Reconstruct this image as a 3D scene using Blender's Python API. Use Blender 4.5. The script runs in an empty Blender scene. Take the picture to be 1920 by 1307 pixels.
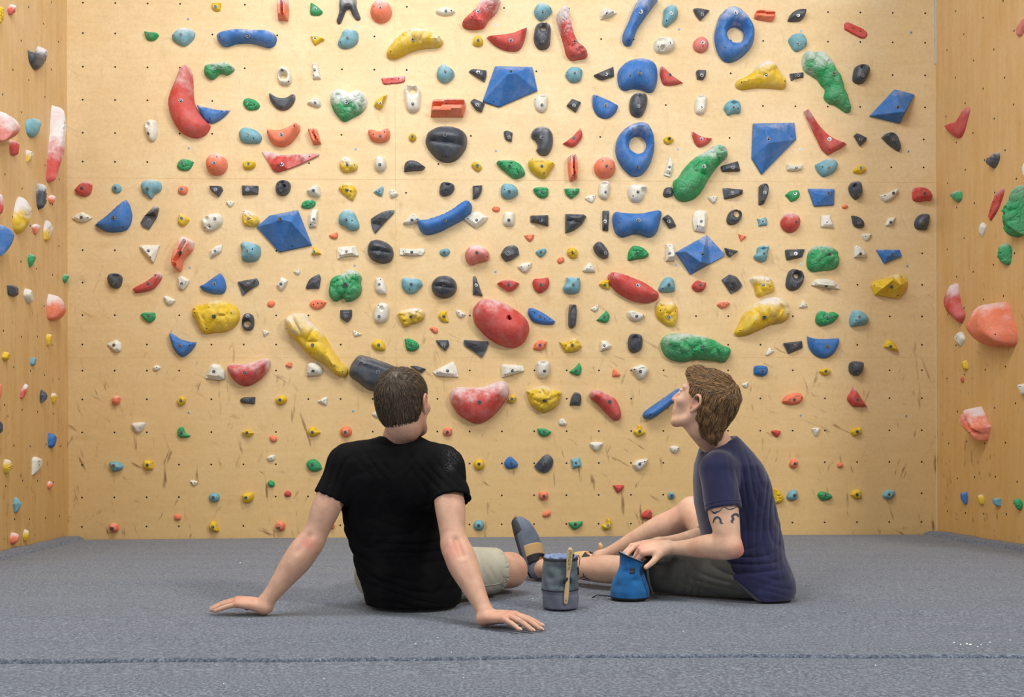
import bpy, bmesh, math, random
import numpy as np
from mathutils import Vector, Matrix, Quaternion
from mathutils.geometry import delaunay_2d_cdt
from mathutils.bvhtree import BVHTree
PI = math.pi
scene = bpy.context.scene
COL = scene.collection

# ------------------------------------------------------------------ camera
F = 1700.0            # focal length in pixels of a 1920 wide frame
CAM_H = 0.5           # camera height above the mat
DWL, DWR = 5.59, 5.75 # distance camera -> back wall at its left and right corner
HOR = 855.0           # horizon row
ROLL = 0.0034         # the camera leans a fifth of a degree
cd = bpy.data.cameras.new('camera')
cd.sensor_width = 36.0
cd.lens = 36.0 * F / 1920.0
cd.shift_y = (HOR - 653.5) / 1920.0
cd.clip_start = 0.05
cam = bpy.data.objects.new('camera', cd)
COL.objects.link(cam)
cam.location = (0, 0, CAM_H)
cam.rotation_euler = (Matrix.Rotation(PI / 2, 3, 'X') @ Matrix.Rotation(-ROLL, 3, 'Z')).to_euler()
def ray(px, py):
    u, v = (px - 960) / F, (HOR - py) / F
    return Vector((u + v * ROLL, 1.0, v - u * ROLL))
def at(px, py, d):
    """the point seen at (px, py), d metres in front of the camera"""
    return Vector((0, 0, CAM_H)) + ray(px, py) * d
scene.camera = cam

# ------------------------------------------------------------------ light and exposure
vs = scene.view_settings
vs.view_transform = 'Standard'
vs.look = 'None'
vs.gamma = 1.0
vs.use_curve_mapping = False
vs.exposure = 0.07
w = bpy.data.worlds.new('world')
scene.world = w
w.use_nodes = True
bg = w.node_tree.nodes['Background']
bg.inputs[0].default_value = (0.97, 0.98, 1.0, 1)
bg.inputs[1].default_value = 0.40

def area(name, loc, target, sx, sy, power, col):
    ld = bpy.data.lights.new(name, 'AREA')
    ld.shape = 'RECTANGLE'; ld.size = sx; ld.size_y = sy
    ld.energy = power; ld.color = col
    o = bpy.data.objects.new(name, ld)
    COL.objects.link(o)
    o.location = loc
    d = Vector(target) - Vector(loc)
    o.rotation_euler = d.to_track_quat('-Z', 'Y').to_euler()
    return o
area('ceiling_light', (-0.6, 2.6, 4.9), (-0.4, 3.6, 0.0), 3.4, 1.2, 175, (1.0, 0.97, 0.93))
area('area_light', (4.2, -0.6, 4.4), (-0.3, 5.6, 2.6), 0.8, 0.8, 200, (1.0, 0.95, 0.88))  # key area lamp from the upper right, no window stands there
area('area_light.001', (-3.6, -1.5, 3.6), (0.0, 5.0, 1.4), 2.4, 2.0, 105, (0.93, 0.97, 1.0))  # broad cool area lamp, left and behind the camera, no window there
# ------------------------------------------------------------------ material helpers
def lin(c):
    return tuple(((v / 255.0) / 12.92 if v / 255.0 <= 0.04045 else ((v / 255.0 + 0.055) / 1.055) ** 2.4) for v in c) + (1.0,)

class NT:
    def __init__(s, name):
        s.m = bpy.data.materials.new(name); s.m.use_nodes = True
        s.t = s.m.node_tree; s.n = s.t.nodes; s.b = s.n['Principled BSDF']
    def node(s, typ, **kw):
        n = s.n.new(typ)
        for k, v in kw.items():
            if k.startswith('i_'):
                key = k[2:]
                n.inputs[int(key) if key.isdigit() else key].default_value = v
            else: setattr(n, k, v)
        return n
    def link(s, a, b): s.t.links.new(a, b)
    def coord(s, scale=(1, 1, 1), out='Object', rot=(0, 0, 0)):
        c = s.node('ShaderNodeTexCoord'); m = s.node('ShaderNodeMapping'); r = s.node('ShaderNodeMapping')
        m.inputs['Scale'].default_value = scale; r.inputs['Rotation'].default_value = rot
        s.link(c.outputs[out], r.inputs[0]); s.link(r.outputs[0], m.inputs[0]); return m.outputs[0]
    def noise(s, vec, scale, detail=3, rough=0.55):
        n = s.node('ShaderNodeTexNoise'); n.inputs['Scale'].default_value = scale
        n.inputs['Detail'].default_value = detail; n.inputs['Roughness'].default_value = rough
        s.link(vec, n.inputs['Vector']); return n.outputs['Fac']
    def ramp(s, fac, stops):
        r = s.node('ShaderNodeValToRGB'); e = r.color_ramp.elements
        while len(e) < len(stops): e.new(0.5)
        for el, (p, c) in zip(e, stops):
            el.position = p; el.color = c if len(c) == 4 else tuple(c) + (1,)
        s.link(fac, r.inputs[0]); return r.outputs[0]
    def mr(s, fac, a, b, c=0.0, d=1.0):
        r = s.node('ShaderNodeMapRange'); r.interpolation_type = 'SMOOTHSTEP'
        for i, v in zip((1, 2, 3, 4), (a, b, c, d)): r.inputs[i].default_value = v
        s.link(fac, r.inputs[0]); return r.outputs[0]
    def math(s, op, a, b=None, clamp=False):
        m = s.node('ShaderNodeMath', operation=op); m.use_clamp = clamp
        for i, v in enumerate((a, b)):
            if v is None: continue
            if isinstance(v, (int, float)): m.inputs[i].default_value = v
            else: s.link(v, m.inputs[i])
        return m.outputs[0]
    def mix(s, fac, a, b, mode='MIX'):
        m = s.node('ShaderNodeMix'); m.data_type = 'RGBA'; m.blend_type = mode
        for i, v in ((0, fac), (6, a), (7, b)):
            if isinstance(v, (int, float, tuple)): m.inputs[i].default_value = v
            else: s.link(v, m.inputs[i])
        return m.outputs[2]
    def sep(s, vec):
        x = s.node('ShaderNodeSeparateXYZ'); s.link(vec, x.inputs[0]); return x.outputs
    def bump(s, h, strength, dist=0.002):
        b = s.node('ShaderNodeBump'); b.inputs['Strength'].default_value = strength
        b.inputs['Distance'].default_value = dist
        s.link(h, b.inputs['Height']); s.link(b.outputs[0], s.b.inputs['Normal'])
    def base(s, c):
        if isinstance(c, tuple): s.b.inputs['Base Color'].default_value = c
        else: s.link(c, s.b.inputs['Base Color'])
    def rough(s, v):
        s.b.inputs['Roughness'].default_value = v

def simple(name, rgb, rough=0.6, metal=0.0, bump=0.0, bscale=300, var=0.0):
    t = NT(name); c = lin(rgb)
    vec = t.coord()
    if var:
        f = t.noise(vec, bscale * 0.25, 3)
        d = tuple(v * (1 - var) for v in c[:3]) + (1,); e = tuple(min(1, v * (1 + var)) for v in c[:3]) + (1,)
        t.base(t.ramp(f, [(0.3, d), (0.7, e)]))
    else: t.base(c)
    t.rough(rough); t.b.inputs['Metallic'].default_value = metal
    if bump: t.bump(t.noise(vec, bscale, 3), bump)
    return t.m

HUE = dict(r=(198, 68, 60), b=(44, 110, 184), k=(60, 67, 78), w=(224, 222, 210), y=(222, 186, 22), g=(36, 154, 92),
           t=(112, 168, 184), o=(236, 128, 92), p=(220, 128, 118))
CHALK = lin((222, 220, 222))
_hm = {}
def hold_mat(c, chalk, lumpy):
    key = (c, chalk, lumpy)
    if key in _hm: return _hm[key]
    t = NT('resin_%s_%d%s' % (dict(r='red', b='blue', k='charcoal', w='white', y='yellow', g='green', t='teal', o='orange', p='pink')[c], chalk, '_rock' if lumpy else ''))
    base = lin(HUE[c])
    v = t.coord()
    n1 = t.noise(v, 60, 4); n2 = t.noise(v, 14, 3); n3 = t.noise(v, 350, 2)
    col = t.mix(t.mr(n1, 0.3, 0.7), tuple(x * 0.86 for x in base[:3]) + (1,), base)
    gz = t.sep(t.coord(out='Generated'))[1]
    m = t.math('ADD', gz, t.math('MULTIPLY', t.math('SUBTRACT', n2, 0.5), 0.8))
    m = t.math('ADD', m, t.math('MULTIPLY', t.math('SUBTRACT', n1, 0.5), 0.2))
    th = 1.2 - 0.085 * chalk
    f = t.mr(m, th - 0.26, th + 0.26, 0, min(0.85, 0.2 + 0.085 * chalk))
    f2 = t.math('MULTIPLY', t.mr(n2, 0.3, 0.75), 0.05 + 0.016 * chalk)
    f = t.math('ADD', f, f2, True)
    t.base(t.mix(f, col, CHALK))
    t.rough(0.62 if c != 'k' else 0.45)
    if lumpy and c != 'y':
        vo = t.node('ShaderNodeTexVoronoi', feature='DISTANCE_TO_EDGE'); vo.inputs['Scale'].default_value = 26
        t.link(v, vo.inputs['Vector']); n1 = t.math('ADD', t.math('MULTIPLY', n1, 0.5), t.mr(vo.outputs['Distance'], 0.0, 0.16, 0, 1.6))
    t.bump(t.math('ADD', t.math('MULTIPLY', n3, 0.5), t.math('MULTIPLY', n1, 1.0 if lumpy else 0.15)), 0.5 if lumpy else 0.2, 0.003)
    _hm[key] = t.m
    return t.m

def wood(name, side, warm):
    t = NT(name)
    v = t.coord()
    grain = t.noise(t.coord(scale=(9, 9, 0.8) if side else (1.5, 1.5, 12)), 2.5, 5, 0.65)
    big = t.noise(v, 0.55, 3); med = t.noise(v, 3.2, 5, 0.6); fine = t.noise(v, 190, 2)
    c = t.mix(t.mr(grain, 0.3, 0.7), lin((212, 181, 130) if not side else (200, 160, 98)), lin((221, 192, 142)))
    # warmer and browner low on the wall, chalky where hands are
    z = t.sep(v)[2]
    zz = t.math('ADD', z, t.math('MULTIPLY', t.math('SUBTRACT', big, 0.5), 1.6))
    chalk = t.mr(zz, 0.1, 2.6, 0, 1)
    c = t.mix(t.math('MULTIPLY', t.math('SUBTRACT', 1.0, chalk), 0.48), c, lin((206, 170, 108)))
    c = t.mix(t.math('MULTIPLY', chalk, t.mr(med, 0.3, 0.75, 0.2, 0.5)), c, lin((236, 219, 186)))
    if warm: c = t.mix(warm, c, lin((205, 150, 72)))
    blot = t.noise(v, 7.0, 5, 0.65)
    c = t.mix(t.math('MULTIPLY', t.mr(blot, 0.58, 0.78), 0.35), c, lin((186, 138, 66)))
    # rubber scuffs: short, slanting strokes
    for rot, sc, off in (((0, 0.3, 0), (26, 26, 5), 0), ((0, -0.35, 0), (30, 30, 6), 7), ((0, 1.05, 0), (28, 28, 5), 3), ((0, 0.05, 0), (22, 22, 4), 5)):
        sv = t.coord(scale=sc, rot=rot)
        s1 = t.noise(sv, 1.0, 3, 0.55)
        mask = t.noise(v, 2.6 + off * 0.2, 3)
        low = t.mr(z, 0.1, 2.2, 0.9, 0.12)
        f = t.math('MULTIPLY', t.math('MULTIPLY', t.mr(s1, 0.63, 0.74), t.mr(mask, 0.43, 0.6)), low)
        c = t.mix(f, c, lin((118, 84, 44)))
    mott = t.noise(v, 42, 4, 0.7)
    c = t.mix(t.math('MULTIPLY', t.mr(mott, 0.35, 0.7), 0.22), c, lin((186, 150, 100)))
    # pin pricks and dust specks
    sp = t.noise(v, 95, 1)
    c = t.mix(t.math('MULTIPLY', t.mr(sp, 0.76, 0.82), 0.45), c, lin((120, 92, 60)))
    c = t.mix(t.math('MULTIPLY', t.mr(fine, 0.4, 0.8), 0.08), c, lin((120, 96, 60)))
    t.base(c); t.rough(0.55)
    t.bump(t.math('ADD', fine, t.math('MULTIPLY', grain, 0.6)), 0.12, 0.001)
    return t.m

def carpet(name):
    t = NT(name); v = t.coord()
    n = t.noise(v, 420, 3, 0.7); n2 = t.noise(v, 130, 4, 0.7)
    bands = t.noise(t.coord(scale=(0.7, 7.0, 1)), 1.3, 4, 0.6)
    f = t.math('ADD', t.math('MULTIPLY', n, 0.35), t.math('MULTIPLY', n2, 0.65))
    c = t.ramp(f, [(0.38, lin((34, 43, 58))), (0.5, lin((88, 98, 114))), (0.63, lin((152, 161, 174)))])
    c = t.mix(t.math('MULTIPLY', t.mr(bands, 0.35, 0.7), 0.22), c, lin((70, 78, 98)))
    t.base(c); t.rough(0.95)
    t.b.inputs['Sheen Weight'].default_value = 0.25
    t.bump(f, 0.9, 0.006)
    return t.m

M = {}
M['steel'] = simple('bolt_steel', (150, 154, 160), 0.35, 0.9)
M['dark'] = simple('hole_dark', (28, 24, 22), 0.9)
M['zinc'] = simple('washer_zinc', (150, 175, 196), 0.4, 0.5)
# ------------------------------------------------------------------ geometry helpers
def mesh_obj(name, verts, faces, mats, parent=None, smooth=True, fm=None):
    me = bpy.data.meshes.new(name)
    if isinstance(verts, np.ndarray): verts = verts.tolist()
    if isinstance(faces, np.ndarray): faces = faces.tolist()
    me.from_pydata(verts, [], faces)
    for m in (mats if isinstance(mats, (list, tuple)) else [mats]): me.materials.append(m)
    if fm is not None: me.polygons.foreach_set('material_index', fm)
    if smooth is True: me.polygons.foreach_set('use_smooth', [True] * len(me.polygons))
    me.update()
    o = bpy.data.objects.new(name, me); COL.objects.link(o)
    if parent is not None: o.parent = parent
    return o
def tag(o, label=None, cat=None, group=None, kind=None):
    if label: o['label'] = label
    if cat: o['category'] = cat
    if group: o['group'] = group
    if kind: o['kind'] = kind
    return o
def bm_obj(name, bm, mats, parent=None, smooth=False):
    me = bpy.data.meshes.new(name); bm.to_mesh(me); bm.free()
    for m in (mats if isinstance(mats, (list, tuple)) else [mats]): me.materials.append(m)
    if smooth: me.polygons.foreach_set('use_smooth', [True] * len(me.polygons))
    o = bpy.data.objects.new(name, me); COL.objects.link(o)
    if parent is not None: o.parent = parent
    return o

# wall frames: origin on the wall, e1 to the right as seen, e2 up, n out of the wall
XL, XR = (128 - 960) / F * DWL, (1757 - 960) / F * DWR
LA, RA = -0.087, 0.048                     # how the side walls run off square
def wall_frames():
    z = Vector((0, 0, 1)); pl = Vector((XL, DWL, 0)); pr = Vector((XR, DWR, 0))
    e = (pr - pl).normalized()
    b = dict(o=pl, e1=e, e2=z, n=Vector((e.y, -e.x, 0)))
    dl = Vector((-LA, -1, 0)).normalized()   # from the corner towards the viewer
    l = dict(o=pl, e1=-dl, e2=z, n=Vector((-dl.y, dl.x, 0)))
    dr = Vector((RA, -1, 0)).normalized()
    r = dict(o=pr, e1=dr, e2=z, n=Vector((dr.y, -dr.x, 0)))
    return dict(B=b, L=l, R=r)
WF = wall_frames()
def on_wall(wk, px, py, h=0.0):
    """where the photo's point lies on a wall, in that wall's own (right, up) metres"""
    f = WF[wk]; d = ray(px, py); c = Vector((0, 0, CAM_H))
    t = (f['o'] + f['n'] * h - c).dot(f['n']) / d.dot(f['n'])
    p = c + d * t - f['o']
    return p.dot(f['e1']), p.dot(f['e2'])
def wmat(wk):
    f = WF[wk]
    return Matrix(((f['e1'].x, f['e2'].x, f['n'].x), (f['e1'].y, f['e2'].y, f['n'].y), (f['e1'].z, f['e2'].z, f['n'].z))).to_4x4()

# ------------------------------------------------------------------ walls with their nut holes
def build_wall(name, wk, u0, u1, h, mat, dots, screws, seams):
    f = WF[wk]; V = []; Fc = []; FM = []
    def P(u, v, n): return tuple(f['o'] + f['e1'] * u + f['e2'] * v + f['n'] * n)
    def quad(a, b, c, d, m=0):
        i = len(V); V.extend([a, b, c, d]); Fc.append((i, i + 1, i + 2, i + 3)); FM.append(m)
    def box(u0, u1, v0, v1, n0, n1, m=0):
        c = [P(u, v, n) for n in (n0, n1) for v in (v0, v1) for u in (u0, u1)]
        i = len(V); V.extend(c)
        for q in ((0, 2, 3, 1), (4, 5, 7, 6), (0, 1, 5, 4), (2, 6, 7, 3), (0, 4, 6, 2), (1, 3, 7, 5)):
            Fc.append(tuple(i + k for k in q)); FM.append(m)
    box(u0, u1, -0.05, h, -0.03, 0)
    def disc(u, v, r, n, m, k=10):
        i = len(V)
        for a in range(k): V.append(P(u + r * math.cos(2 * PI * a / k), v + r * math.sin(2 * PI * a / k), 0.0))
        for a in range(k): V.append(P(u + 0.8 * r * math.cos(2 * PI * a / k), v + 0.8 * r * math.sin(2 * PI * a / k), n))
        for a in range(k):
            b = (a + 1) % k; Fc.append((i + a, i + b, i + k + b, i + k + a)); FM.append(m)
        Fc.append(tuple(i + k + a for a in range(k))); FM.append(m)
    for (u, v) in dots: disc(u, v, 0.006, 0.0004, 1)
    for (u, v) in screws:
        disc(u, v, 0.0085, 0.0012, 2); disc(u, v, 0.003, 0.0016, 1)
    for (a, b, c, d) in seams: box(a, b, c, d, -0.001, 0.0003, 3)
    o = mesh_obj(name, V, Fc, [mat, M['dark'], M['zinc'], M['seam']], smooth=False, fm=FM)
    return tag(o, kind='structure')
M['seam'] = simple('panel_joint', (205, 170, 118), 0.8)
cols = [155 + i * 60.55 for i in range(27)]
rows = [5, 62, 125, 187, 249, 303, 358, 412, 469, 530, 591, 646, 695, 749, 811, 872, 933, 988]
BDOTS = []
for j, py in enumerate(rows):
    for i, px in enumerate(cols):
        s = (px - 155) / 1573.0
        BDOTS.append((px - 0.004 * (py - 400) * 0.6 + (5.0 if py < 200 else 2.5 if py < 400 else 0) * (s - 0.1), py + s * (670 - py) * 0.03))
BSCREWS = [(353, 36), (669, 49), (929, 46), (1273, 55), (1502, 58), (1708, 61), (354, 278), (667, 280), (930, 283), (1271, 280), (1500, 280), (1703, 284),
           (356, 502), (665, 498), (929, 510), (1268, 497), (1501, 496), (1701, 499), (354, 774), (662, 771), (1267, 777), (1501, 779), (1699, 780)]
def uvb(l): return [on_wall('B', *p) for p in l]
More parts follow.
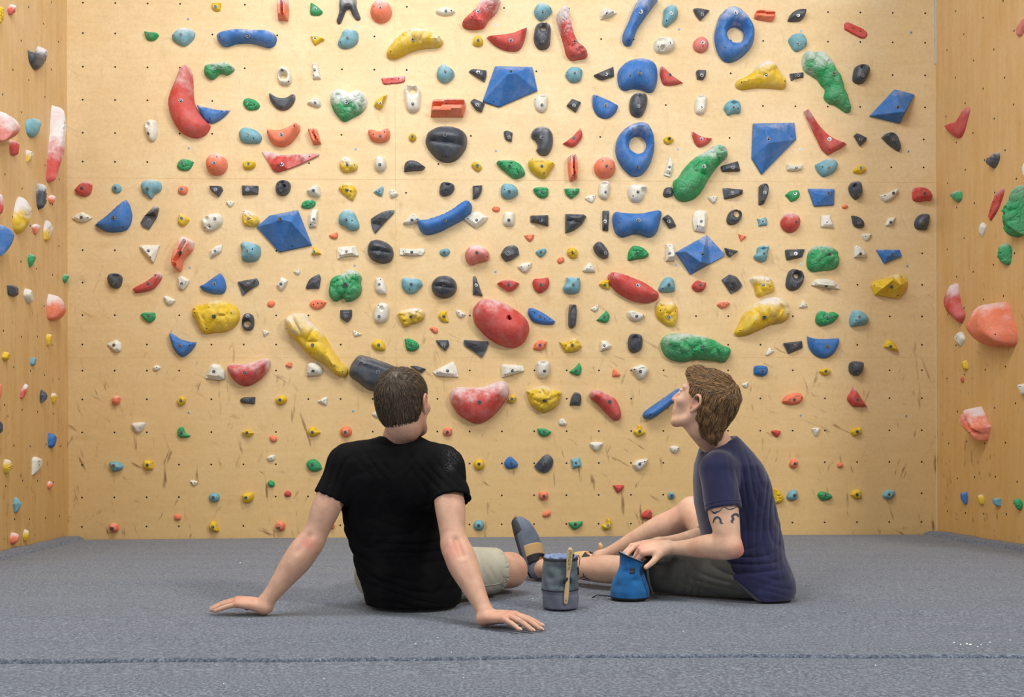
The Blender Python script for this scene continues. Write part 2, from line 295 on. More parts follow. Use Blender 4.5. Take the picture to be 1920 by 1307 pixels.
# ------------------------------------------------------------------ the holds, measured off the walls
# colour+style height_cm chalk, then outline points, B bolt, S screw hole, O opening, D dimple, A raised corner : wording
HOLDS = '''
T 0 0 4.8
yv 4 2 -60,60 10,50 38,85 35,120 30,180 10,220 -60,220 :knobbly hold cut off by the photo's left edge near the top
rs 3 7 65,90! 120,35! 138,60 135,120! 85,135 :small half chalked wedge
ks 5 6 250,450! 290,470 330,475 375,415! 425,445 428,500 395,590 345,633 295,600 260,540 S390,540 :*dark grey shield-shaped hold
gs 3 1 1295,280! 1345,290 1415,297 1425,320 1395,355 1355,365 1315,345 B1338,315
tr 5 6 1545,320 1600,262 1660,250 1745,275 1745,330 1700,385 1650,410 1590,385 1548,350 B1632,318 S1563,330 :dusty teal boulder-like
rr 9 4 1663,575 1700,600 1725,680 1732,780 1740,900 1790,1010 1890,1125! 1850,1195 1775,1232 1700,1222 1620,1180 1560,1100 1520,1010 1507,910 1530,820 1570,730 1610,630 B1633,912 :*tall red crescent with a chalky inner edge
tr 4 3 228,1110 260,1075 345,1065 382,1095 370,1160 345,1220 300,1240 245,1205 :smooth pocket-sized
rs 9 9 520,948 545,975 560,1060 590,1140 587,1280 580,1394 520,1504 460,1634 435,1644 415,1604 425,1504 450,1354 465,1254 480,1180 500,1000 :*long pink-white spike with red tips
pr 22 8 -80,1000 0,1010 80,1040 150,1110 172,1180 165,1220 120,1260 50,1272 -80,1270 :*big pink-white bulging volume
wr 4 2 1300,1110 1345,1075 1395,1085 1415,1150 1412,1210 1385,1265 1345,1265 1305,1180 B1337,1202 D1330,1125,16,22 :oval two-dimple
T 0 230 4.8
rs 4 5 85,165 165,170! 170,210 172,295! 145,298 95,280 S155,182 :half chalked block under the big bulging volume
ys 3 8 232,245! 300,265 290,300 260,325 235,355! :pale dusty wedge
ks 6 5 325,620 345,540! 400,585 430,640 425,700 400,750 362,785! 335,740 O400,645,13,30 :*grey-blue pointed hold with a slot
or 3 8 435,670 480,650 500,670 495,715 460,733 435,700 :little chalk-covered knob
rr 6 7 -60,640 0,640 30,710 25,820 -60,820 :*chalky red hold cut off by the photo's left edge
yv 6 8 120,830 150,720 190,665 240,700 320,790 300,830 280,900 220,980 175,1000 130,970 112,880 :*spade-shaped yellow hold with a chalk-white top
os 2 8 285,930 330,912 370,935 345,975 320,1010 295,975 :little chalk-covered wedge
yv 3 9 390,960 410,890 440,880 490,950 480,1010 440,1065 400,1060 390,1010 D435,955,9,9 :chalk-whitened lump with an ochre foot
br 9 3 -60,920 20,925 80,945 120,1000 118,1060 70,1140 0,1195 -60,1200 :*smooth blue sloper cut off by the photo's left edge
gs 3 4 248,1205! 280,1180 320,1205 315,1250 275,1304! 250,1250 :drop-shaped
rs 4 4 665,605! 730,545 790,530 825,555! 820,610 800,645 760,662 700,645 B740,592 :leaf-shaped half chalked
tC 2.5 1 C1048,592,44,42 B1040,590
tr 5 4 1265,560 1300,520 1360,508 1420,520 1450,560 1440,610 1390,640 1355,685 1320,655 1275,620 B1330,597 :boulder-like hold tapering downward
or 2.5 3 1600,600 1625,570 1670,568 1690,600 1675,640 1640,648 1605,630 B1637,600
gv 3 3 1592,375 1620,335 1665,322 1742,352! 1720,400 1690,428 1640,430 1600,410 B1638,363 :shell-like
wp 3 1 652,858! 700,825 745,808! 800,835 832,860! 780,890 730,900! 690,885 B735,855 S798,858 :lens-shaped
br 7 2 840,915! 960,830 1060,740 1128,687! 1160,740 1180,830 1165,910 1120,965 1020,982 930,970 B1025,860 S1122,730 S880,922 S1108,942 :*large blue shark-fin hold
kp 6 3 1270,905! 1310,840! 1395,752! 1435,768! 1415,850! 1345,960! 1290,935 A1355,900,1 A1385,800,1 B1322,865 :slanted faceted
ys 3 4 1625,810! 1705,870! 1680,910 1640,932 1600,900 1605,850 B1637,862
wr 5 1 1809,880 1850,835 1914,815 1974,818 1999,850 1994,910 1944,955 1884,980 1844,965 1815,920 B1936,867 D1854,868,22,22 D1884,935,15,12 S1846,947 :skull-like three-dimple
wp 3.5 2 1255,1115! 1290,1105 1445,1105! 1385,1265! 1290,1160 B1337,1155 S1365,1217 :triangular
oh 8 6 1545,1270 1560,1180 1600,1080 1655,1018! 1745,1070! 1720,1150 1650,1230 1620,1335 1570,1310 B1612,1165 :*tilted coral ribbed handle
T 380 0 4.8
ys 2.5 1 82,35 110,28 165,28! 158,95! 120,100 85,80 B117,62 :flat-topped
oh 7 6 670,-15! 765,-15! 770,80 765,180! 720,172 675,170! 668,80 B710,70 S738,148 :*upright coral ribbed hold
gs 3 1 970,22! 1010,40 1078,100 1060,130 1010,137 967,120 B1013,80 :fin-shaped
ks 4 4 1240,-20 1370,-20 1385,60 1420,155 1410,175 1380,175 1345,130 1320,75 1290,90 1265,150 1240,205 1215,210 1203,175 1225,110 S1230,178 S1390,132 S1318,8 :*charcoal wishbone-shaped hold
oC 8 6 C1603,95,98,100 B1600,73 S1547,80 :*pink chalky half ball at the top
br 7 5 122,335 140,300 220,275 350,262 480,270 590,275 645,300 662,345 640,400 590,422 545,410 470,388 380,380 290,388 220,412 165,400 B405,323 S162,348 :*long blue horizontal bar with a chalky top
ys 2.5 1 970,325! 1030,328 1095,350 1065,375 1010,410! 985,370 B1013,343 :tooth-shaped
tr 5 4 1215,370 1240,330 1260,280 1310,258 1385,275 1400,320 1390,380 1340,420 1265,432 1218,405 B1305,345 S1242,388 :smooth boulder-like
gv 6 6 5,640 25,590 70,575 140,568 220,562 285,610 265,640 215,670 160,655 85,710 25,680 B107,615 :*green wrinkled hold above the red crescent
wr 4 1 670,650 690,610 720,598 770,620 800,680 795,740 760,765 700,755 675,710 O730,695,32,28 B715,632 S775,740 :ring-shaped
ws 3 1 985,575! 1035,570! 1065,708! 990,712! B1008,632 S1003,685
rf 1 6 1610,700 1660,698 1822,682! 1810,740 1660,760 1625,755 S1705,715 S1765,712 :*flat faded red strip
gv 8 8 1140,880 1165,820 1220,797 1270,805 1320,828 1380,808 1440,820 1475,880 1470,950 1420,1010 1350,1050 1275,1085 1225,1055 1170,980 B1295,925 S1265,1060 :*large green heart-shaped hold
gv 3.5 1 360,920 385,885 430,882 480,905 513,945 490,980 430,990 385,970 B413,920 S470,945 :leafy oval
ks 4 4 592,840! 612,835 660,870 710,880 760,875 800,850 828,848! 830,890 800,950 750,985 700,988 650,960 605,900 S712,968 S612,872 S812,868 :*charcoal upturned crescent
ws 3 1 935,930! 985,890 1040,885 1063,915 1060,955 1020,963 B1012,927 :beak-shaped
yp 5 2 1662,850! 1635,920 1620,965! 1590,990! 1545,955! 1560,915 B1598,930 :spiky
br 4 5 -60,930! 0,955 60,968 130,985 248,987! 200,1040 140,1085 80,1108 20,1085 -30,1010 S70,1075 S178,1010 :*blue crescent tucked against the red one
tr 5 3 325,1190 360,1150 410,1145 480,1170 528,1225 510,1280 440,1290 360,1280 328,1240 B408,1213 S463,1253 :egg-shaped
os 7 4 572,1175 600,1165 680,1170 770,1145 830,1110 865,1115 872,1160 840,1220 790,1280 720,1315 650,1305 595,1250 B710,1215 S593,1198 S835,1153 :*wide orange smile-shaped hold
oh 5 3 945,1165! 1025,1155! 1065,1290! 990,1300! B1003,1220 S1043,1265 :ribbed block
os 5 5 1485,1180 1520,1165 1590,1180 1660,1150 1683,1180 1680,1240 1640,1275 1570,1280 1510,1250 B1598,1225 S1540,1222 S1640,1202 :bowl-shaped
yC 3 1 C1888,1235,35,38 B1888,1228 :knob-like round
T 760 0 4.8
ws 3 4 270,100! 340,65 400,75 450,105! 420,130 350,140 290,125 B365,100 S415,105 :eye-shaped
rv 10 7 510,190 560,140 640,60 690,-20 850,-20 850,40 810,110 750,170 700,238 600,252 530,235 B657,95 S525,200 :*red chalky lobed hold cut off by the top of the photo
tr 6 5 1160,90 1185,40 1230,28 1300,55 1325,95 1300,130 1228,182 1170,140 B1240,110 S1302,87 :top-row boulder-like
wp 5 2 1755,180! 1760,110 1800,75! 1850,90 1900,120! 1840,155 B1815,120 S1867,118 :pointed
rv 10 7 1362,120 1400,75 1440,62 1480,90 1490,150 1505,230 1530,320 1570,390 1620,430 1645,470 1625,510 1560,523 1495,530 1450,480 1430,400 1400,300 1375,220 B1530,370 :*long red chalky boot-shaped hold
yr 4 3 605,380 625,330 655,318 685,335 700,370 690,405 650,415 615,405 B655,365 :knob
rs 7 4 728,325! 850,315 960,300 1040,270 1098,243! 1080,330 1050,410 1010,448 930,450 840,420 770,370 B948,365 :*wide red beak-shaped hold
kr 7 3 1160,290 1175,225 1220,205 1280,208 1310,240 1308,330 1300,400 1260,435 1210,435 1170,395 1155,340 O1243,268,24,24 B1233,373 S1205,330 S1258,330 :*upright charcoal pocket hold
tr 6 5 280,670 295,610 335,570 375,590 435,635 438,680 400,725 350,742 300,715 B360,648 S415,637 :dusty boulder-like
kp 4 2 570,650! 600,628 730,640! 728,690 712,742! 650,700 B655,650 S700,705 :hook-shaped
bp 12 2 808,602! 1143,608! 1188,820! 842,968! 695,918! A920,665,1 A990,655,0.95 B950,650 S797,908 :*large blue five-sided volume at the top
tr 5 3 1440,670 1470,615 1530,598 1590,625 1592,670 1570,725 1495,738 1455,700 B1525,662 S1460,660 :cup-shaped
kp 4 2 1692,683! 1870,605! 1878,690! 1780,723! 1740,715 B1808,668 :wedge-shaped
kp 4 2 585,920! 620,892! 715,935! 688,1013! 630,985 B648,945
wr 4 2 1160,900 1190,858 1240,848 1278,870 1280,950 1255,1000 1210,1008 1170,970 B1230,948 S1168,893 D1238,875,22,12 :rounded ledge
kp 4 2 1450,955! 1500,893! 1580,925! 1535,1015! B1518,952 :kite-shaped
bs 5 3 1685,855 1710,850 1830,900 1919,945! 1900,1000 1850,1050 1790,1062 1730,1035 1690,960 B1805,952 S1718,885 :*blue half-disc hold
oh 8 5 240,890! 400,888 540,898! 543,955 520,1045! 370,1043 225,1045! 230,985 B360,930 S525,920 S233,985 :*wide coral triple-ridged hold
kg 11 2 180,1240 200,1185 280,1140 370,1128 470,1145 540,1190 556,1250 540,1330 480,1410 420,1445 350,1448 280,1415 210,1340 180,1280 B358,1222 S330,1410 S370,1412 :*big charcoal half ball with a glossy slot
kp 3 2 885,1190! 915,1178 965,1200! 957,1278! 900,1255 B935,1238
kr 6 3 1130,1210 1160,1155 1220,1135 1290,1150 1325,1200 1330,1280 1310,1350 1270,1395 1215,1390 1178,1350! 1190,1310 1170,1260 1140,1240 B1228,1238 :*charcoal bean-shaped hold
rs 4 3 1575,1147! 1595,1210 1575,1260 1530,1310 1490,1320 1417,1290! 1500,1230 1540,1190 B1515,1243 :crescent-shaped
wr 5 2 -5,790 30,765 100,768 135,810 138,900 125,980 80,1010 30,1000 0,940 -8,850 O68,825,34,30 B67,938 S18,783 :upright handle-like
yv 9 6 -175,470 -150,420 -80,340 -10,285 70,262 150,258 230,280 280,320 330,340 340,370 310,410 250,420 140,430 40,460 -50,505 -110,522 -165,505 B68,353 S300,342 S-130,470 :*large yellow banana-shaped hold at the top
T 1140 0 4.8
br 9 4 230,80 290,-20 450,-20 400,60 335,150 270,250 235,340 210,395 165,400 135,360 140,290 190,180 B292,113 S188,372 :*blue slanting bar cut off by the top of the photo
tr 6 4 500,150 510,75 560,42 610,55 633,110 620,160 560,215 525,238 495,210 B570,123 S523,198 :ear-shaped
kp 4 2 763,88! 800,80 912,100! 830,192! 790,145 B848,130 :triangular
br 9 4 965,330 980,230 1020,120 1070,70 1130,62 1200,90 1260,150 1310,230 1325,310 1305,400 1250,470 1170,530 1090,552 1030,520 985,440 O1142,325,78,78 B1145,127 S1043,448 S1230,430 :*big blue ring-shaped hold at the top
oh 4 2 1320,130! 1340,88! 1420,92 1500,105! 1508,150! 1480,190 1390,180 1325,165 B1430,127 S1348,135 S1498,122 :small ridged bar
ks 5 2 1620,185! 1650,120 1700,92 1770,88 1785,105 1770,150 1730,185 1660,190 B1710,138 S1768,110 :almond-shaped
wr 6 2 420,390 440,345 500,335 570,340 607,385 590,440 540,470 450,470 425,440 B562,388 D483,372,32,26 D490,430,18,16 S448,430 :*white skull-like hold with two hollows
pC 5 2 C838,400,70,70 B852,388 S850,343 S848,427
tr 5 3 1628,350 1670,305 1750,300 1795,370 1785,415 1700,462 1650,410 B1712,390 S1777,400 :squarish boulder-like
br 9 3 90,650 120,590 190,540 290,520 390,540 440,590 452,660 445,740 415,810 370,823 310,800 230,790 150,805 100,760 B283,667 S190,705 :*big blue helmet-shaped hold
rs 4 4 475,600 490,592! 580,680 680,742! 600,762 510,762 480,710 470,650 B558,675 :sail-shaped
kp 4 2 790,650! 805,635 880,638! 875,690 855,722! 800,715! B843,678 :squarish
yv 8 6 1155,740 1175,710 1230,690 1300,640 1370,570 1440,540 1510,570 1560,650 1612,720 1610,770 1580,795 1450,785 1330,785 1210,800 1160,775 B1425,675 S1197,748 S1587,738 :*wide yellow mountain-shaped hold with a chalky peak
kp 3 2 1632,668! 1755,655! 1757,700! 1695,708 1648,732! B1712,677 :small bracket-shaped
kr 6 2 195,960 205,880 240,840 300,835 350,850 358,910 340,980 305,1040 260,1050 210,1020 B273,960 D300,870,22,20 S290,918 :upright one-pocket
wr 4 2 785,940 800,870 850,855 888,870 885,950 870,1010 830,1033 790,1010 B847,963 D840,878,30,14 :upright rounded
tr 5 2 1045,970 1070,920 1120,895 1180,915 1198,960 1190,1015 1130,1020 1085,1035 1060,1000 B1133,965 S1165,985 D1135,925,28,9 :hooked
T 1140 230 4.8
br 9 3 70,220 90,130 150,50 230,5 310,-5 370,20 410,90 425,190 410,290 370,390 310,460 250,478 190,455 120,380 80,300 O265,205,78,82 B270,402 S185,92 S370,80 :*big blue ring-shaped hold below the blue helmet-shaped one
yv 3 2 500,150 520,128 555,122 592,148 575,180 540,196 510,180 B552,147
rs 4 3 755,72! 800,105 860,130 940,138! 910,180 860,212 815,215 780,175 760,110 B842,147 S888,155 :claw-shaped
bp 11 2 1302,12! 1673,5! 1690,155! 1380,472! 1290,325! A1425,70,0.85 A1435,185,1 B1440,152 S1658,118 :*large blue pointed volume on the right
wp 3 2 555,300! 580,370 578,430 558,492! 502,475! 525,390 B553,402 S552,460 :*slim white spike
gv 11 5 595,520 640,480 700,390 790,300 900,240 970,192 1040,205 1075,240 1082,300 1030,350 970,420 910,510 860,600 800,665 720,700 650,690 600,640 B857,403 S615,610 :*large green slanting gourd-shaped hold
kp 4 1 1015,395! 1165,350! 1188,438! 1025,443! B1122,405 :wedge-shaped
ws 3 2 1610,375! 1680,385 1752,372! 1740,425 1680,435 1612,432! B1695,407 :saddle-shaped
wr 5 2 180,610 200,560 280,552 350,570 340,630 300,700 250,715 200,690 B268,627 D325,610,24,24 S222,665 :skull-like rounded
kr 3 1 500,620 520,585 570,580 585,610 580,655 530,672 500,655 B550,628
wr 2 1 905,668 980,662 975,700 950,730 915,700 S952,715 S945,680
kp 4 2 1030,590! 1210,607! 1208,645! 1130,675 1045,690! B1120,632 S1188,635 :tapered
ks 5 2 1362,570! 1390,548 1430,558 1447,600 1435,670 1405,730 1360,735! B1408,632 S1385,712 :upright
gs 3 1 1595,650! 1640,615 1710,605! 1728,650 1700,695! 1650,712! B1682,637 :angular
br 9 2 42,880 55,805 90,797 180,810 260,812 350,800 440,782 487,800 475,880 450,970 410,1018 360,1025 300,1005 240,995 180,1015 130,1025 70,985 B270,885 S92,910 S450,810 :*wide blue bone-shaped hold
kp 4 2 490,860! 535,828! 575,865 612,935! 550,955! 520,910 B548,890 :bow-tie-shaped
wp 4 2 765,830! 800,795 880,800! 888,860 870,990! 775,975! 760,900 B838,890 S797,938 :tall slab-like
kr 4 2 1070,870 1090,810 1140,778 1200,800 1205,850 1170,900 1120,918 1080,905 O1155,825,27,29 B1112,890 :ring-shaped
ts 2 1 1340,860! 1370,868 1420,848! 1432,880 1433,925! 1395,928 1355,935! 1352,895 B1395,888 :star-shaped
rC 7 5 C1648,895,88,90 B1692,895 :*pinkish red half ball
or 1.5 0 1170,1000! 1250,1025! 1195,1072! S1190,1020 S1228,1028 :triangular
gv 5 1 180,1230 190,1150 230,1105 300,1115 350,1150 370,1185 340,1215 260,1228 200,1240 B262,1175 :scaly
wp 5 1 520,1092! 585,1095! 598,1170 600,1245! 518,1250! B553,1178 S553,1112 :upright block
bp 11 3 605,1170! 885,1012! 1045,1185! 1040,1205 740,1370! A700,1160,0.8 A835,1255,1 B855,1180 S757,1325 :*large dark blue slanting volume
kp 4 1 1045,1130! 1170,1158! 1100,1212! 1065,1190 B1105,1178 :arrowhead
tr 5 3 1315,1200 1340,1170 1350,1120 1400,1100 1450,1110 1440,1180 1430,1235 1390,1252 1330,1230 B1403,1180 S1413,1215 D1400,1135,22,9 :lobed
kp 4 2 1592,1145! 1768,1140! 1745,1210! 1610,1240! 1597,1200 B1688,1180 S1613,1228 :tapered
T 1520 0 4.8
gv 9 5 -64,560 -55,480 -30,455 20,465 80,455 130,480 200,550 240,620 285,690 310,780 340,850 355,920 375,970 365,998 330,1005 290,980 230,935 180,925 130,870 140,800 100,750 70,705 10,665 -40,630 B205,668 S195,903 :*long green knobbly lizard-like hold
rs 7 4 -59,990! -35,985 -20,1000 20,1060 70,1130 150,1210 240,1260 338,1288! 280,1330 220,1360 165,1392! 110,1340 70,1260 30,1180 -20,1070 B167,1255 S163,1355 :*red boomerang-shaped hold
rf 1.2 1 302,215! 325,198 400,228 480,268 510,305 490,340 455,345 380,310 303,265! S377,256 S443,287 :*flat red pill-shaped strip
kr 6 1 385,690 400,610 440,578 510,585 537,630 520,690 480,740 430,750 390,725 B465,682 D475,605,26,20 :one-pocket egg-shaped
bp 9 2 750,808! 930,858! 800,1115! 525,1048! A785,900,0.8 A850,1005,1 B782,965 S797,1070 :*blue diamond-shaped volume
kp 4 1 385,1225! 410,1206 500,1245! 490,1275 440,1320! B448,1254 :triangular
ks 5 2 642,1234! 680,1199 730,1194 780,1234 815,1324 805,1362! 760,1339 700,1294 B742,1261 S765,1324 :leaf-shaped
ps 3 4 1838,300 1845,250 1880,210 1960,140 1960,220 1900,300 1880,325 1845,325 :pale strip cut off by the photo's right edge
rr 5 3 1425,962 1438,985 1410,1080 1380,1170 1345,1230 1300,1242 1240,1210 1180,1150 1178,1125 1230,1105 1300,1090 1350,1040 1400,975 S1270,1137 :*red crescent high on the right-hand wall
T 1520 230 4.8
tr 5 4 45,380 90,350 160,320 220,335 248,380 220,440 130,485 80,455 B165,407 S98,408 :teardrop boulder-like
yv 3 1 385,420 420,400 450,380 493,400 490,440 440,460 390,450 B450,407
kr 6 3 347,590 365,540 410,523 450,540 468,600 465,650 420,688 375,660 B437,640 D400,570,16,14 :glossy upright lobed
ws 3 1 620,655! 700,630 788,587! 780,630 730,690 670,715! 640,690 B742,637 S660,662 :wing-shaped
rs 6 3 922,620! 930,585! 1000,580 1060,610 1100,660! 1090,700! 1040,700 980,708 930,690 B1022,640 :fist-shaped
or 1.5 3 283,750 310,735 338,750 320,772 290,772 :tiny
bp 5 2 -28,597! 210,598! 205,745! 28,757! A60,640,0.8 A150,650,1 B158,640 S60,722 :*blue trapezoid hold
wp 3 1 90,840! 168,832! 210,950! 88,943! B148,893 S190,925 :trapezoid
ks 4 0 370,835! 430,850 480,895 478,940 430,945 390,920 B433,900 :drop-shaped
wp 3 2 670,930! 695,865 762,855! 740,890 720,925 B722,897 :small kite-shaped
kr 5 2 940,900 970,840 1020,815 1068,830 1070,890 1050,965! 960,955 B1010,905 S962,927 :dome-shaped
wr 2 0 462,1005 545,1000 540,1030 505,1065 475,1045 S490,1028 S530,1018
gv 9 5 -20,1195 10,1130 80,1098 170,1105 240,1150 262,1220 258,1290 200,1320 90,1330 20,1335 -20,1290 B162,1187 :*green turtle-shell-like hold
wp 4 2 387,1215! 388,1120 415,1108! 480,1150 500,1190 490,1215! B447,1182 S415,1127 :thumb-shaped
bp 4 2 585,1145! 795,1148! 815,1205! 658,1272! A690,1200,1 B735,1185 :*small blue four-sided volume
gs 4 5 1242,655! 1290,620 1340,615 1367,640 1360,690 1320,720! 1270,690 :angular half chalked
ks 5 5 1568,350 1600,310 1700,262! 1705,320! 1680,370 1630,412! 1580,385 S1655,295 S1620,325 S1665,325 :*grey pointed hold
wr 4 8 1900,410 1960,350 1960,490 1910,480 :chalky piece cut off by the photo's right edge
rf 1.5 3 1730,590 1748,600 1720,700 1680,790 1615,882! 1593,850 1620,760 1680,620 S1688,668 S1665,718 S1628,790 :*thin red strip beside the green volume
gv 13 3 1960,560 1840,650 1750,730 1715,800 1720,870 1690,900 1700,970 1750,1030 1810,1030 1880,1010 1960,1010 S1795,800 :*large green lobed volume cut off by the photo's right edge
wp 3 2 1500,935 1540,898 1582,930 1570,970 1535,1030! 1505,970 :drop-shaped
gv 6 3 1650,1190 1680,1120 1750,1085 1810,1130 1812,1200 1790,1270 1740,1282 1680,1250 S1762,1172 :*green ribbed egg-shaped hold
T 380 230 4.8
ks 4 2 58,568! 165,570! 178,605 140,668! 70,605 B117,605 :fang-shaped
kp 4 3 355,568! 505,572! 500,648! 360,655! B405,605 S485,585 :brick-shaped
kr 6 2 650,590 670,535 720,515 770,525 788,565 770,625 720,655 665,635 B703,607 D715,540,20,15 D735,572,11,11 S690,570 :pocketed egg-shaped
wr 5 3 935,622 980,575 1030,560 1053,590 1052,660 1000,662 B998,612 S948,620 :wedge-like
yv 4 4 1220,590! 1260,545 1340,550 1385,610 1370,660 1350,705! 1290,665 1235,615 B1300,610 S1265,582 S1338,625 :angular rocky
tp 2.5 1 1537,625! 1580,598 1615,573! 1630,590 1615,663! 1580,655 B1592,612 :three-pointed
wr 2.5 3 1685,610 1715,602 1760,640 1735,665 1690,675 S1722,625 S1700,658
wr 1.5 2 210,712 250,705 283,718 260,755 235,755 S225,735 S252,722
gv 3 4 885,750 905,710 960,690 1010,705 1008,745 960,773 905,768 :coral-like
yv 5 7 350,830 380,785 440,805 495,850 508,895 470,935 410,930 365,915 B408,868 S378,805 :chalky folded
bp 13 2 605,840! 860,790! 985,1105! 690,1168! 488,942! A612,905,0.7 A700,865,0.95 A795,890,1 B700,873 S803,1108 :*large blue five-sided volume on the left
wp 4 2 960,835! 990,790 1040,785! 1038,850 1025,940! 958,945! B1002,872 S975,922 :upright block
tr 6 4 1218,870 1240,810 1290,778 1345,785 1380,840 1408,920 1390,960 1330,970 1270,930 1230,910 B1293,877 S1350,890 :boulder-like
kp 5 2 1515,870! 1560,840 1640,800 1728,788! 1720,815 1650,890 1552,1000! 1525,940 A1600,850,1 B1590,873 S1688,805 :*charcoal swept-back triangular hold
or 2 0 1140,1010 1170,1000 1205,985 1218,1010 1210,1040 1180,1048 1145,1030
tr 7 4 335,1100 370,1065 430,1068 470,1085 510,1110 515,1180 480,1235 400,1250 345,1225 350,1160 B403,1158 S460,1150 :*large teal boulder-like hold
yp 3 1 1003,1115! 1070,1183! 1010,1195! 980,1185! B1003,1162 :three-cornered
wp 4 2 1213,1150! 1225,1125 1380,1115! 1405,1200! 1300,1205 1215,1230! B1295,1162 S1242,1198 :wide arch-shaped
kg 9 1 1480,1130 1500,1070 1560,1048 1640,1065 1700,1115 1715,1180 1690,1240 1620,1262 1540,1240 1490,1190 B1583,1172 :*glossy charcoal half ball with three lobes
wp 3 2 68,1160! 110,1120 180,1097! 165,1165 70,1222! B112,1158 :sliver-like
oC 8 5 C120,370,97,98 B107,367 S142,325 S75,407 :*coral half ball on the left
ys 3 0 368,355 465,350 470,395 430,420 370,412 B412,370 :boxy
rp 6 5 538,262! 620,270 720,295 880,288 1050,283! 1045,298 900,370 760,425 670,450! 635,430 590,350 A680,370,1 A900,310,0.5 B708,372 S958,303 :*long red wing-shaped hold
yv 5 8 1230,360 1265,305 1310,312 1390,370 1385,420 1340,440 1270,445 1235,410 B1300,378 S1367,385 :chalky cauliflower-like
wr 5 4 1545,350 1560,310 1600,300 1640,330 1650,380 1630,425 1585,438 1550,400 B1595,380 :egg-shaped
T 760 230 4.8
kr 5 3 -12,395 0,360 40,338 100,345 180,395! 150,425 85,430 -12,438! B63,385 S22,367 S155,395 :whale-shaped
yv 3 3 595,380 620,350 660,360 690,400 660,440 620,420 B648,388
gv 6 3 820,350 860,335 960,335 1030,365 1070,420 1075,465 1010,500 960,490 900,440 840,390 B938,392 :*green wrinkled leaf-shaped hold
ys 6 4 1105,360 1125,325 1220,315 1350,365! 1310,430 1255,498 1180,475 1120,420 B1228,395 S1143,337 S1325,367 S1247,462 :*yellow shield-shaped hold
oC 8 4 C1798,400,98,98 B1810,395 S1770,362 S1848,427 :*coral half ball in the middle
oh 7 5 1460,310! 1510,285 1545,300! 1555,400 1550,495! 1510,520! 1480,515 1465,420 B1515,395 S1503,490 :*upright coral split-ring hold
kr 5 2 305,600 320,545 365,530 430,550 442,590 410,640 350,660 310,640 B357,620 D382,557,18,12 :rounded one-pocket
ks 4 2 605,570! 692,562! 685,620 650,675 605,688! B645,620 S628,668 :half-blade-shaped
tr 6 3 858,610 870,560 910,545 970,555 1013,600 1005,650 940,685 870,660 B935,622 S892,612 :round boulder-like
gv 4 3 1150,598 1200,578 1270,580 1288,600 1285,650 1245,678 1190,660 B1225,622 :wrinkled
gv 4 4 1428,590! 1570,588! 1560,630 1500,683! 1450,650 B1513,625 :wrinkled bowl-shaped
wr 4 4 1740,610 1755,540 1800,522 1840,540 1838,620 1815,685 1780,688 1745,660 B1803,625 D1790,555,25,12 :upright rounded
wr 1.5 1 1615,680 1650,655 1715,650! 1700,700 1675,722 1640,705 S1650,683 S1690,667
br 9 1 112,880 200,865 330,820 440,760 520,705 570,700 600,740 590,800 530,860 420,920 300,980 190,1003 130,960 B355,883 S570,735 :*blue sausage-shaped hold in the middle
wp 4 3 530,870! 600,815 660,805! 740,855! 710,900 635,952! 570,905 B643,880 S565,868 :diamond-like
ws 4 3 -25,905! 30,850 75,815 110,840 130,875 90,905 20,920 B60,877 S108,875 :leaf-shaped
or 1.5 0 780,770 810,752 850,765 845,795 815,805 785,790 S803,770 S828,768
wr 4 3 878,870 890,815 930,800 980,815 983,890 960,930 905,928 880,905 B932,880 :rounded
kp 5 0 1125,840! 1200,838 1285,835! 1287,935! 1220,915 1125,895! B1222,880 S1265,915 :chunky tapered
kg 6 2 1440,815! 1600,820 1632,840! 1590,910 1520,965 1440,993! B1515,885 S1488,842 S1540,842 :*charcoal quarter-round wedge
kp 4 0 1773,797! 1832,797! 1825,977! 1772,970! B1798,888 S1790,952 :upright bar-shaped
op 2 0 1068,1015! 1160,1008! 1150,1045 1122,1075! 1090,1050 S1098,1022 S1145,1025 :triangular
tr 2.5 0 308,1160 330,1138 380,1132 403,1160 380,1195 345,1202 315,1185 B350,1168
pr 9 6 535,1180 560,1125 620,1102 690,1110 745,1150 758,1200 735,1240 660,1250 610,1278 555,1250 B643,1175 S738,1210 :*pinkish coral mushroom-shaped hold
kp 5 2 857,1190! 900,1125 975,1103! 1010,1130 1025,1190! 960,1235 905,1252! 875,1220 B930,1172 :fish-tail-shaped
ts 2.5 0 1170,1168! 1200,1140 1260,1133 1270,1160 1240,1200 1210,1210 B1220,1168
yv 4 2 1455,1160 1475,1125 1520,1125 1553,1160 1545,1210 1505,1222 1465,1195 B1505,1170 :stubby
kr 6 2 1692,1120 1720,1075 1760,1072 1800,1110 1833,1170 1820,1215 1780,1218 1720,1180 B1802,1175 :glossy kidney-shaped
or 1.5 0 1365,1240 1385,1215 1425,1213 1428,1250 1385,1270 S1385,1228 S1412,1225
wp 3 2 -50,1135! 60,1140 172,1135! 175,1160 150,1195! 60,1200 -50,1190! S-18,1160 B58,1167 :long flat bar-shaped
T 0 480 4.8
kp 4 3 62,262! 172,268! 170,330 160,368! 72,350! :square-ish
ws 4 4 210,345 240,293 280,340 307,400 290,428 240,400 :slim
gs 2.5 5 562,200 585,162 622,172! 615,215 590,248! 568,225 :small drop-shaped
or 12 7 420,430 445,350 470,342 560,400 612,460 610,520 560,578 490,575 430,560 S520,440 :*pink and orange chalky sloper
ys 3 4 412,740 440,700 468,725 462,780 430,810 :slim
ys 3 3 15,905 55,860 90,900 75,945 30,935
ts 3 1 270,960! 285,915 325,915! 325,990! 280,985 :boxy
rs 2 7 180,1275 200,1200 245,1148! 250,1190 220,1260 195,1285 :chalky sliver-like
kp 4 2 357,1250! 385,1205 435,1265! 400,1310 360,1320! :angular
yv 3 6 458,1265 485,1232 525,1265 510,1300 480,1330
